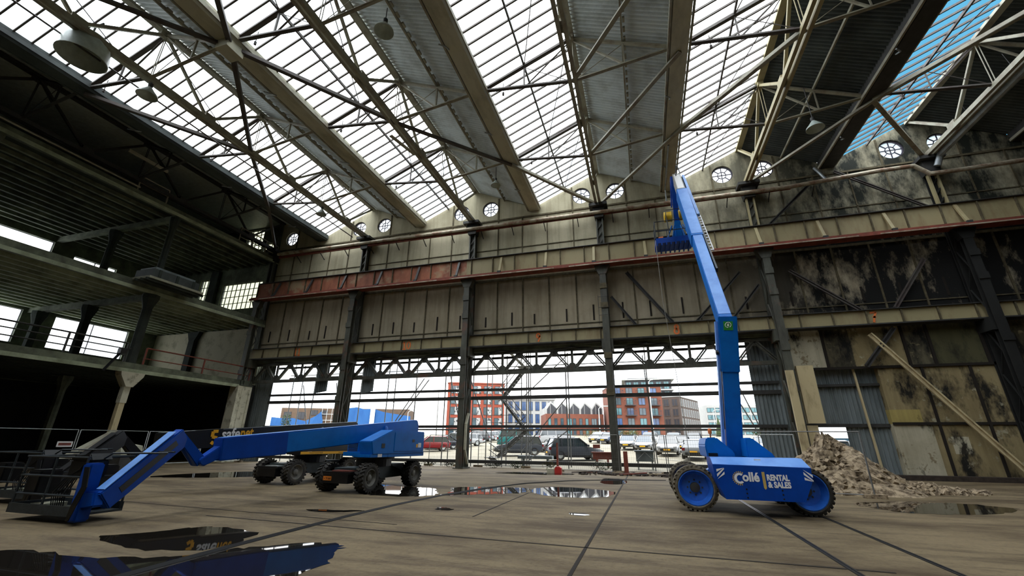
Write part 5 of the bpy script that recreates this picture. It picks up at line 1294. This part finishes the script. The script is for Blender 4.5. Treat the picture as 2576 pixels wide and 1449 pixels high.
# brown grey block turned with its corner toward the hall
h = House('grey brown brick block turned corner on, with rows of narrow windows', 110, 37.8, -38)
h.block(0, 4.6, 0, 16, 2.4, 12.4, 'brickgrey'); h.block(-.1, 4.7, -.1, 16.1, 12.35, 12.55, 'facade', 'roof_edge')
for j in range(4):
    for i in range(2): h.win(.6+i*2.1, 2.0+i*2.1, 3.1+j*2.35, 4.8+j*2.35, 'bwindark', frame='brickgrey', mull=1)
    for i in range(8): h.win(.7+i*1.9, 1.9+i*1.9, 3.1+j*2.35, 4.9+j*2.35, 'bwindark', frame='facade', mull=1, face='side', xs=4.6)
# netted building site
h = House('tan brick building site wrapped in bright blue scaffold netting', 90, -48.6, 5, 'building_site')
h.block(1.2, 12.2, 1, 10, 1, 7.8, 'brickpale'); h.block(12.2, 27.0, 2, 11, 1, 7.9, 'brickpale', 'walls')
def net(pts_top, z0, y, nm='safety_net'):
    b = MB(); n = len(pts_top); vs = []
    for i, (x, z) in enumerate(pts_top): o = .12*math.sin(i*1.7); vs += [(x, y+o, z0), (x, y-o, z), (x, y+o+.03, z0), (x, y-o+.03, z)]
    fs = []
    for i in range(n-1): p = i*4; q = p+4; fs += [(p, q, q+1, p+1), (p+2, p+3, q+3, q+2), (p+1, q+1, q+3, p+3), (p, p+2, q+2, q)]
    b.add(vs, fs); b.build(nm, 'net', h.root, world=False)
net([(-.2, 5.9), (2, 5.7), (4, 5.75), (6.5, 5.2), (8.5, 6.2), (9.5, 7.1), (10, 5.2)], 1, .2)
net([(13.5, 8.2), (15, 7.9), (16.5, 8.1), (18, 7.7), (20, 7.8), (22, 7.2), (24, 6.9), (27.6, 6.4)], 1, .6)
b = MB()
for x in (9.6, 10.6, 11.6, 12.6, 13.6): b.tube([(x, .3, 1), (x, .3, 7.9)], .05, 5)
for z in (3, 4.2, 5.4, 6.6): b.tube([(9.4, .3, z), (13.8, .3, z)], .04, 5)
b.build('scaffold', 'galv', h.root, world=False)
for x in (1.8, 4.5, 7.0, 9.0): h.win(x, x+1.5, 5.6 if x < 6 else 6.4, 7.0 if x < 6 else 7.4, 'bwindark', y=1.0)
b = MB(); b.box(19.4, 20.3, .1, .3, 1, 8.4); bn = b.build('banner', 'white', h.root, world=False)
b = MB(); b.box(19.45, 20.25, .07, .1, 2.5, 4.8); b.build('banner_panel', 'amber', bn, world=False)
b = MB(); b.box(24, 31, -6, -5.9, 1.5, 4.6); b.box(24.4, 30.6, -6.03, -6, 2.2, 2.5); tag(b.xf(Matrix.Translation((site(90, -48.6)[0], site(90, -48.6)[1], 0)) @ Matrix.Rotation(YW, 4, 'Z')).build('site_hoarding', 'facade'), 'white hoarding at the right end of the netted building site', 'hoarding')
h = House('distant pale grey and blue office slab at the right of the blue mast', 140, 62, -10, 'office_slab')
h.block(0, 22, 0, 12, 3, 13, 'facade')
for j in range(4):
    for i in range(8): h.win(.5+i*2.6, 2.7+i*2.6, 4.2+j*2.2, 5.6+j*2.2, 'bwinteal', mull=1)
# low planting behind the lot, trees
def foliage(n, cx, cy, cz, rx, ry, rz, s, seed=1):
    rnd = random.Random(seed); b = MB()
    for i in range(n):
        u, v = rnd.uniform(0, 2*PI), rnd.uniform(-1, 1); k = rnd.random()**.4; q = math.sqrt(1-v*v)
        c = V((cx+rx*k*q*math.cos(u), cy+ry*k*q*math.sin(u), cz+rz*k*v))
        a = V((rnd.uniform(-1, 1), rnd.uniform(-1, 1), rnd.uniform(-.6, 1))).normalized(); d = a.cross(V((rnd.uniform(-1, 1), rnd.uniform(-1, 1), rnd.uniform(-1, 1)))).normalized()
        ss = s*rnd.uniform(.6, 1.3)
        b.add([c, c+a*ss+d*ss*.35, c+a*ss*2, c+a*ss-d*ss*.35], [(0, 1, 2, 3)])
    return b
for (D, r, hh, wd, lab, m) in ((78, 38.5, 2.2, 2.0, 'green shrub at the foot of the grey brown block', 'leaf'), (75, 42, 1.6, 2.2, 'bushy green shrub right of the first shrub at the grey brown block', 'leaf'),
                              (80, 15, 1.4, 4.0, 'strip of yellow green ornamental grass beyond the parked cars', 'leafdry'), (82, 22, 1.3, 3.2, 'second strip of yellow green grass at the foot of the brick flats', 'leafdry'),
                              (70, 28, 3.4, 1.3, 'slender young tree in the blue netting view', 'leaf')):
    if 'slender' in lab: D, r = 76, -38.5
    x, y = site(D, r); t = thing('shrub' if hh < 3 else 'tree', lab, 'shrub' if hh < 3 else 'tree', (x, y, gz(y)))
    foliage(500, x, y, gz(y)+hh*.55+(1.0 if hh > 3 else 0), wd*.6, .8, hh*.5, .16, int(D+r)).build('foliage', m, t)
    b = MB(); b.tube([(x, y, gz(y)), (x, y, gz(y)+hh*.8)], .06, 6); b.build('stem', 'wood', t)
x, y = site(88, 41.2); t = thing('tree', 'dark conifer beyond the cars left of the blue mast', 'tree', (x, y, 2.5))
b = MB()
for i in range(9): b.lathe([(.001, .9), (1.05-i*.1, 0), (.001, .12)], (x, y, 2.7+i*.36), 'z', 9)
b.build('foliage', 'leaf', t)
b = MB(); b.tube([(x, y, 2.5), (x, y, 3)], .08, 6); b.build('trunk', 'wood', t)
# lamp posts
def lamppost(D, r, h, label, arms):
    x, y = site(D, r); z = gz(y); t = thing('street_lamp', label, 'street lamp', (x, y, z))
    top = h-1.3 if arms == 2 else h-.3
    b = MB(); b.tube([(x, y, z), (x, y, top)], [.09, .05], 8); b.build('pole', 'galv' if arms == 1 else 'scaf', t)
    for s in ((-1, 1) if arms == 2 else (1,)):
        c, q = math.cos(YW)*s, math.sin(YW)*s; b = MB()
        if arms == 2: b.tube([(x, y, top), (x+.2*c, y+.2*q, top+.5), (x+.6*c, y+.6*q, top+1.0), (x+1.4*c, y+1.4*q, top+1.25), (x+2.2*c, y+2.2*q, top+1.38)], .035, 6)
        else: b.tube([(x, y, top), (x+.25*c, y+.25*q, top+.25), (x+.9*c, y+.9*q, top+.35)], .045, 6); b.box(x+.7*c-.1, x+1.3*c+.1, y+.7*q-.1, y+1.3*q, top+.3, top+.42)
        b.build('arm', 'galv' if arms == 1 else 'scaf', t)
lamppost(60, -10.0, 9.35, 'tall street lamp with two curved arms left of the red block', 2)
lamppost(55, 17.6, 9.2, 'white street lamp in front of the brick flats', 1)
lamppost(60, 12.0, 6.2, 'short white street lamp in front of the low brick terrace', 1)
lamppost(90, 41.4, 8.0, 'thin street lamp just left of the blue mast', 1)
lamppost(75, -17.5, 6.4, 'short street lamp left of the two armed one', 1)

# scaffold at the opening -------------------------------------------------
t = thing('scaffold', 'tube scaffold standing outside the whole opening', 'scaffold', (-11, 29.0, 0))
SX = [-27.6, -25.4, -23.2, -21.0, -18.6, -16.2, -13.8, -11.6, -9.4, -7.5, -4.9, .35, 5.2, 7.2]
for i, x in enumerate(SX):
    for y in ((28.9,) if i % 2 else (28.9, 29.9)):
        b = MB(); b.tube([(x, y, 0), (x, y, 7.6)], .04, 6)
        for z in (2.33, 4.42): b.box(x-.05, x+.05, y-.05, y+.05, z-.05, z+.05)
        b.build('standard', 'scaf', t)
for z in (2.33, 4.42, 6.6):
    b = MB(); b.tube([(-28, 28.9, z), (7.4, 28.9, z)], .035, 6); b.build('ledger', 'scaf', t)
for (x0, z0, x1, z1) in ((-26.6, 5.8, -25, .4), (-23.4, 5.9, -22.2, .5), (-19.3, .6, -15.2, 5.9), (-18.4, 2.0, -15.6, 6.0), (-13.6, 6.6, -11.9, .4), (-12, 6.2, -10.5, 2.3), (-8.0, 1.0, -4.9, 4.4), (-7.9, 4.5, -4.8, 7.2), (-7.6, .4, -4.9, 2.3), (.2, 7, .5, .3), (5.0, 6.8, 6.4, 2.4), (5.3, 4.4, 7.0, .4)):
    b = MB(); b.tube([(x0, 28.95, z0), (x1, 28.95, z1)], .036, 6); b.build('brace', 'scaf', t)
# stair tower
t = thing('stair_tower', 'aluminium scaffold stair tower zigzagging up outside the opening', 'stair tower', (-8.9, 30.4, 0))
ax0, ax1, y0, y1 = -10.9, -7.9, 29.9, 31.0
for x in (ax0, ax1, -8.6):
    for y in (y0, y1):
        if x == -8.6 and y == y0: continue
        b = MB(); b.tube([(x, y, .02), (x, y, 8.0)], .036, 6); b.build('standard', 'scaf', t)
lev = [.55, 2.35, 4.55, 6.75]
fl = [(ax0+1.0, .05, ax0+.2, .55), (ax0+.8, .6, ax1-.1, 2.35), (ax1-.2, 2.4, ax0+1.0, 4.55), (ax0+1.1, 4.6, ax1-.1, 6.75), (ax1-.3, 6.8, ax0+1.4, 8.1)]
for (xa, za, xb, zb) in fl:
    f = MB(); f.bar((xa, y0+.15, za), (xb, y0+.15, zb), .05, .17); f.bar((xa, y0+.62, za), (xb, y0+.62, zb), .05, .17); fo = f.build('stair_flight', 'scaf', t)
    n = max(2, int(abs(zb-za)/.21)); s = MB()
    for i in range(n): q = (i+.5)/n; s.box(xa+(xb-xa)*q-.1, xa+(xb-xa)*q+.1, y0+.15, y0+.62, za+(zb-za)*q-.015, za+(zb-za)*q+.015)
    s.build('treads', 'scaf', fo)
    r = MB(); r.tube([(xa, y0+.1, za+.95), (xb, y0+.1, zb+.95)], .03, 6); r.tube([(xa, y0+.1, za+.5), (xb, y0+.1, zb+.5)], .026, 6)
    for q in (.1, .35, .6, .85): r.tube([(xa+(xb-xa)*q, y0+.1, za+(zb-za)*q), (xa+(xb-xa)*q, y0+.1, za+(zb-za)*q+.95)], .014, 5)
    r.build('stair_rail', 'scaf', fo)
for i, z in enumerate(lev):
    b = MB(); xs = (ax0-.1, ax0+.9) if i % 2 == 0 else (ax1-.7, ax1+.5)
    b.box(xs[0], xs[1], y0, y1, z-.05, z); b.build('landing', 'scaf', t)
    b = MB()
    for hh in (.5, 1.0): b.tube([(ax0, y0, z+hh), (ax1, y0, z+hh)] if i in (1, 2) else [(ax0, y1, z+hh), (ax1, y1, z+hh)], .02, 6)
    b.build('guard_rail', 'scaf', t)

# mesh fences -----------------------------------------------------------------
def fence(p, q, label, h=2.0, m='galv', grid=True, open_=1, zb=.1):
    p, q = V((*p, 0)), V((*q, 0)); L_ = (q-p).length; t = thing('mesh_fence', label, 'fence', tuple((p+q)/2), 'site fence panels')
    b = MB(); b.tube([(p.x, p.y, 0), (p.x, p.y, h)], .024, 6); b.tube([(q.x, q.y, 0), (q.x, q.y, h)], .024, 6); b.tube([(p.x, p.y, h), (q.x, q.y, h)], .02, 6); b.tube([(p.x, p.y, zb), (q.x, q.y, zb)], .02, 6); b.build('frame', m, t)
    if grid:
        b = MB(); n = int(L_/.11); d = (q-p)/n
        for i in range(1, n): c = p+d*i; b.bar((c.x, c.y, zb), (c.x, c.y, h), .0045, .0045)
        for i in range(1, 8): z = zb+(h-zb)*i/8; b.bar((p.x, p.y, z), (q.x, q.y, z), .006, .006, up=(0, 0, 1))
        b.build('wire_mesh', m, t)
    for c in (p, q): b = MB(); b.box(c.x-.3, c.x+.3, c.y-.1, c.y+.1, 0, .12); b.build('foot_block', 'rubble', t)
fence((-5.0, 26.0), (-1.6, 26.0), 'mesh fence panel across the opening left of the middle column', m='scaf')
fence((-1.5, 26.1), (.9, 25.9), 'mesh fence panel across the opening right of the middle column', m='scaf')
fence((1.0, 25.9), (4.2, 25.6), 'mesh fence panel across the opening beside the raised blue lift', m='scaf')
fence((-14.6, 28.6), (-12.4, 28.6), 'mesh fence panel outside the opening behind the low blue lift', m='scaf')
fence((-10.9, 28.5), (-7.6, 28.5), 'mesh fence panel outside the opening below the stair tower', m='scaf')
fence((3.2, 17.6), (6.75, 17.5), 'bare fence frame in front of the rubble heap', m='scaf', grid=False)
fence((5.0, 23.4), (6.5, 23.6), 'small leaning fence frame before the tall corrugated sheet at the right', m='galv', grid=False)
for i, (a, c) in enumerate(((9.2, 12.6), (12.7, 16.1), (16.2, 19.6), (19.7, 23.1), (23.2, 26.4))):
    fence((-28.9, a), (-28.9, c), 'fence panel before the dark ground floor under the mezzanine, %s from the corner' % ordn(4-i), grid=False, zb=.15)
b = MB(); b.box(-28.86, -28.84, 15.35, 16.0, 1.15, 1.42); s = b.build('warning_sign', 'white'); tag(s, 'small white sign on the left fence above the low basket', 'sign')
b = MB(); b.box(-28.84, -28.83, 15.41, 15.94, 1.22, 1.35); b.build('sign_band', 'redplate', s)
b = MB(); b.box(-2.98, -2.58, 25.95, 25.97, 1.28, 1.48); tag(b.build('fence_sign', 'redplate'), 'small dark red sign on the fence beside the grey crossover', 'sign')
# tall red posts in the opening
b = MB(); b.box(-5.08, -4.98, 25.84, 25.92, 0, 1.55); tag(b.build('red_post', 'rustred'), 'thin dark red post at the fence left of the middle column', 'post')
b = MB(); b.box(-1.3, -1.08, 25.2, 25.4, 0, 1.15); tag(b.build('steel_stub', 'rustred'), 'stout rusty stub post right of the middle column foot', 'post')
b = MB(); b.box(-4.95, -4.6, 24.6, 24.9, 0, .26); b.prism([(-4.95, .26), (-4.6, .26), (-4.7, .33), (-4.85, .33)], 24.6, 24.9); tag(b.build('red_box', 'red'), 'small red box on the floor at the threshold', 'box')
b = MB(); b.box(-5.4, -5.0, 24.65, 24.95, 0, .22); tag(b.build('concrete_block', 'plaster'), 'pale concrete block beside the small red box', 'block')
b = MB(); b.box(-.75, .3, 29.3, 29.9, .5, 1.1); b.prism([(-.8, 1.05), (.35, 1.05), (.4, 1.15), (-.85, 1.15)], 29.2, 30.0); tn = b.build('waste_bin', 'corrwall'); tag(tn, 'grey green open bin outside the opening right of the middle column', 'bin')
b = MB(); b.bar((-.75, 29.28, .55), (-.2, 29.28, 1.05), .04, .04); b.bar((-.2, 29.28, 1.05), (.3, 29.28, .55), .04, .04); b.box(-.7, -.6, 29.4, 29.8, 0, .5); b.box(.15, .25, 29.4, 29.8, 0, .5); b.build('bin_frame', 'galv', tn)
b = MB(); b.box(-3.5, -2.3, 30.1, 30.5, .55, .95); b.box(-3.6, -2.2, 30.0, 30.6, .95, 1.0); b.box(-3.3, -3.2, 30.1, 30.5, .1, .55); b.box(-2.6, -2.5, 30.1, 30.5, .1, .55); tag(b.build('wooden_trough', 'redplate'), 'brown wooden trough outside, left of the middle column foot', 'trough')
b = MB(); b.box(-8.6, -6.2, 30.0, 30.6, .5, .7); b.box(-8.3, -8.2, 30.1, 30.5, 0, .5); b.box(-6.6, -6.5, 30.1, 30.5, 0, .5); tag(b.build('plank_stack', 'corrwall'), 'low stack of planks on trestles below the stair tower', 'plank stack')
# debris along the threshold
rnd = random.Random(5)
for i in range(16):
    x = -3.5+(i+rnd.random()*.8)*.48; y = rnd.uniform(24.2, 25.6); a = rnd.uniform(-.3, .3); l = rnd.uniform(.5, 1.8)
    b = MB(); b.bar((x-l*math.cos(a)/2, y-l*math.sin(a)/2, .05), (x+l*math.cos(a)/2, y+l*math.sin(a)/2, .06+rnd.uniform(0, .08)), rnd.uniform(.06, .16), rnd.uniform(.04, .09))
    tag(b.build('scrap_bar', ('debris', 'rustred', 'darkiron', 'wood')[i % 4]), '%s scrap bar in the threshold debris, %s of its kind from the red box' % (('dark', 'rusty', 'black iron', 'grey timber')[i % 4], ordn(i//4)), 'scrap', 'scrap bars along the threshold')
b = MB()
for i in range(160):
    x = rnd.uniform(-3.8, 4.6); y = rnd.uniform(24.0, 26.2); s = rnd.uniform(.03, .13)
    b.lathe([(.001, 0), (s, .0), (s*.8, s*.6), (.001, s*.9)], (x, y, 0), 'z', 5)
o = tag(b.build('debris_strip', 'debris'), 'dark strip of rubble along the threshold right of the middle', 'debris', kind='stuff')
for i, (x, y, s, lab) in enumerate(((-14.2, 27.9, .5, 'tuft of weeds at the threshold behind the low blue lift'), (-12.8, 27.9, .4, 'small weed tuft left of the left stair bay column'), (-9.6, 27.8, .5, 'weed tuft below the stairs'), (-8.0, 27.7, .45, 'weed tuft right of the stairs foot'), (-5.8, 27.6, .5, 'reddish weed clump left of the red post'), (-2.7, 27.2, .6, 'bushy green weed beside the middle column foot'))):
    b = foliage(140, x, y, s*.4, s*1.2, .15, s*.5, .07, i); tag(b.build('weed_tuft', 'leaf' if i != 4 else 'leafdry'), lab, 'weed', kind='thing')
# rubble heap
def heap(cx, cy, rx, ry, h, seed):
    rnd = random.Random(seed); b = MB(); nr, na = 16, 44; vs = [(cx-.35, cy, h)]
    for i in range(1, nr+1):
        k = i/nr
        for j in range(na):
            t = 2*PI*j/na; z = h*(1-k)**1.05*(1+.16*math.sin(3*t+2*k*5))+rnd.uniform(-.10, .10)*(1-k*.7)
            rr = k*(1+.08*math.sin(5*t)); vs.append((cx-.35*(1-k)+rx*rr*math.cos(t)+rnd.uniform(-.07, .07), cy+ry*rr*math.sin(t)+rnd.uniform(-.07, .07), max(z, -.01) if i < nr else -.02))
    fs = [(0, 1+j, 1+(j+1) % na) for j in range(na)]
    for i in range(nr-1):
        for j in range(na): fs.append((1+i*na+j, 1+(i+1)*na+j, 1+(i+1)*na+(j+1) % na, 1+i*na+(j+1) % na))
    b.add(vs, fs)
    for i in range(420):
        k = rnd.random()**.6; t = rnd.uniform(0, 2*PI); s = rnd.uniform(.03, .13); z = h*(1-k)**1.05
        x, y = cx-.35*(1-k)+rx*k*math.cos(t), cy+ry*k*math.sin(t)
        m = Matrix.Translation((x, y, z)) @ Matrix.Rotation(rnd.uniform(0, 6), 4, V((rnd.random(), rnd.random(), rnd.random()+.1)).normalized())
        q = MB(); q.box(-s, s, -s*.7, s*.7, -s*.5, s*.5); q.xf(m); b.add(q.v, q.f)
    return b
tag(heap(6.9, 20.2, 2.4, 2.2, 1.85, 3).build('rubble_heap', 'rubble'), 'tall heap of broken plaster and earth right of the raised blue lift', 'rubble heap', kind='stuff')
b = heap(9.6, 20.4, 1.6, .9, .25, 8); tag(b.build('rubble_spill', 'rubble'), 'low spill of rubble trailing right from the tall heap', 'rubble', kind='stuff')
# odds and ends on the floor left
b = MB(); b.bar((-22.5, 12.0, .56), (-28.6, 17.6, 1.95), .24, .16); b.bar((-23, 12.4, 0), (-23, 12.4, .6), .1, .1); b.bar((-28.4, 17.4, 0), (-28.4, 17.4, 1.85), .1, .1)
tag(b.build('loading_conveyor', 'roofsteel'), 'slanted steel beam rising behind the low basket toward the wedge topped column', 'beam')
b = MB(); b.prism([(-24.0, 0), (-24.0, .85), (-22.2, .9), (-22.2, 0)], 14.2, 15.0); ld = b.build('load', 'darkiron'); ld.name = 'covered_pallet'; b = MB(); b.prism([(-24.05, .85), (-23.6, 1.2), (-22.9, 1.35), (-22.3, 1.28), (-22.15, .9)], 14.15, 15.05); b.build('sheet', 'crate', ld); tag(ld, 'low load under a pale sheet behind the low basket', 'pallet load'); 
# camera, light ------------------------------------------------------------------
cam = bpy.data.cameras.new('camera'); co = bpy.data.objects.new('camera', cam); COL.objects.link(co)
F, PIT, YAWC, ROLL = 1064.12, .3481, .2946, .0087
cam.sensor_fit = 'HORIZONTAL'; cam.sensor_width = 36; cam.lens = 36*F/2576; cam.clip_end = 600; cam.clip_start = .05
cy, sy, cp, sp = math.cos(YAWC), math.sin(YAWC), math.cos(PIT), math.sin(PIT)
right = V((cy, sy, 0)); fwd = V((-sy*cp, cy*cp, sp)); up = right.cross(fwd)
r2 = right*math.cos(ROLL)+up*math.sin(ROLL)*-1 if False else right*math.cos(ROLL)-up*math.sin(ROLL)*-1
cr, sr = math.cos(ROLL), math.sin(ROLL)
# image x axis (right) and y axis (down) after the roll of the picture
xr = right*cr+up*sr; yu = up*cr-right*sr
co.matrix_world = Matrix(((xr.x, yu.x, -fwd.x, 0), (xr.y, yu.y, -fwd.y, 0), (xr.z, yu.z, -fwd.z, 1.6), (0, 0, 0, 1)))
sc.camera = co
ZEN = 8.4
w = bpy.data.worlds.new('overcast_sky'); sc.world = w; w.use_nodes = True
nt = w.node_tree; N = nt.nodes; Lk = nt.links; bg = N['Background']
tc = N.new('ShaderNodeTexCoord'); mp = N.new('ShaderNodeMapping'); mp.inputs['Scale'].default_value = (1.2, 1.2, 3.0); Lk.new(tc.outputs['Generated'], mp.inputs['Vector'])
n = N.new('ShaderNodeTexNoise'); n.inputs['Scale'].default_value = 2.2; n.inputs['Detail'].default_value = 6; Lk.new(mp.outputs[0], n.inputs['Vector'])
rp = N.new('ShaderNodeValToRGB'); rp.color_ramp.elements[0].position = .38; rp.color_ramp.elements[0].color = (.80, .90, 1.0, 1)
rp.color_ramp.elements[1].position = .55; rp.color_ramp.elements[1].color = (1, 1, 1, 1)
Lk.new(n.outputs['Fac'], rp.inputs['Fac']); Lk.new(tc.outputs['Generated'], (sp := N.new('ShaderNodeSeparateXYZ')).inputs[0])
# a hole in the cloud: clear blue sky to the right, above about twenty degrees
at = N.new('ShaderNodeMath'); at.operation = 'ARCTAN2'; Lk.new(sp.outputs['X'], at.inputs[0]); Lk.new(sp.outputs['Y'], at.inputs[1])
def rng(src, a, b_):
    r = N.new('ShaderNodeMapRange'); r.inputs['From Min'].default_value = a; r.inputs['From Max'].default_value = b_; Lk.new(src, r.inputs['Value']); return r.outputs[0]
m1 = rng(at.outputs[0], math.radians(24.6), math.radians(25.6)); m2 = rng(at.outputs[0], math.radians(75), math.radians(65)); m3 = rng(sp.outputs['Z'], .30, .40)
q1 = N.new('ShaderNodeMath'); q1.operation = 'MULTIPLY'; Lk.new(m1, q1.inputs[0]); Lk.new(m2, q1.inputs[1])
q2 = N.new('ShaderNodeMath'); q2.operation = 'MULTIPLY'; Lk.new(q1.outputs[0], q2.inputs[0]); Lk.new(m3, q2.inputs[1])
mxs = N.new('ShaderNodeMix'); mxs.data_type = 'RGBA'; Lk.new(q2.outputs[0], mxs.inputs['Factor']); zc = N.new('ShaderNodeMapRange'); zc.inputs['To Min'].default_value = ZEN/3; zc.inputs['To Max'].default_value = ZEN; Lk.new(sp.outputs['Z'], zc.inputs['Value'])   # overcast: the zenith is three times the horizon
vm = N.new('ShaderNodeVectorMath'); vm.operation = 'SCALE'; Lk.new(rp.outputs[0], vm.inputs[0]); Lk.new(zc.outputs[0], vm.inputs['Scale'])
Lk.new(vm.outputs[0], mxs.inputs['A'])
mxs.inputs['B'].default_value = (.155, .56, .86, 1)
Lk.new(mxs.outputs['Result'], bg.inputs['Color']); bg.inputs['Strength'].default_value = 1.0
sc.view_settings.view_transform = 'Standard'; sc.view_settings.look = 'None'; sc.view_settings.gamma = 1; sc.view_settings.exposure = 0
sc.view_settings.use_curve_mapping = False
cyc = sc.cycles
cyc.use_denoising = True; cyc.max_bounces = 8; cyc.diffuse_bounces = 4; cyc.transparent_max_bounces = 24; cyc.caustics_reflective = False; cyc.caustics_refractive = False
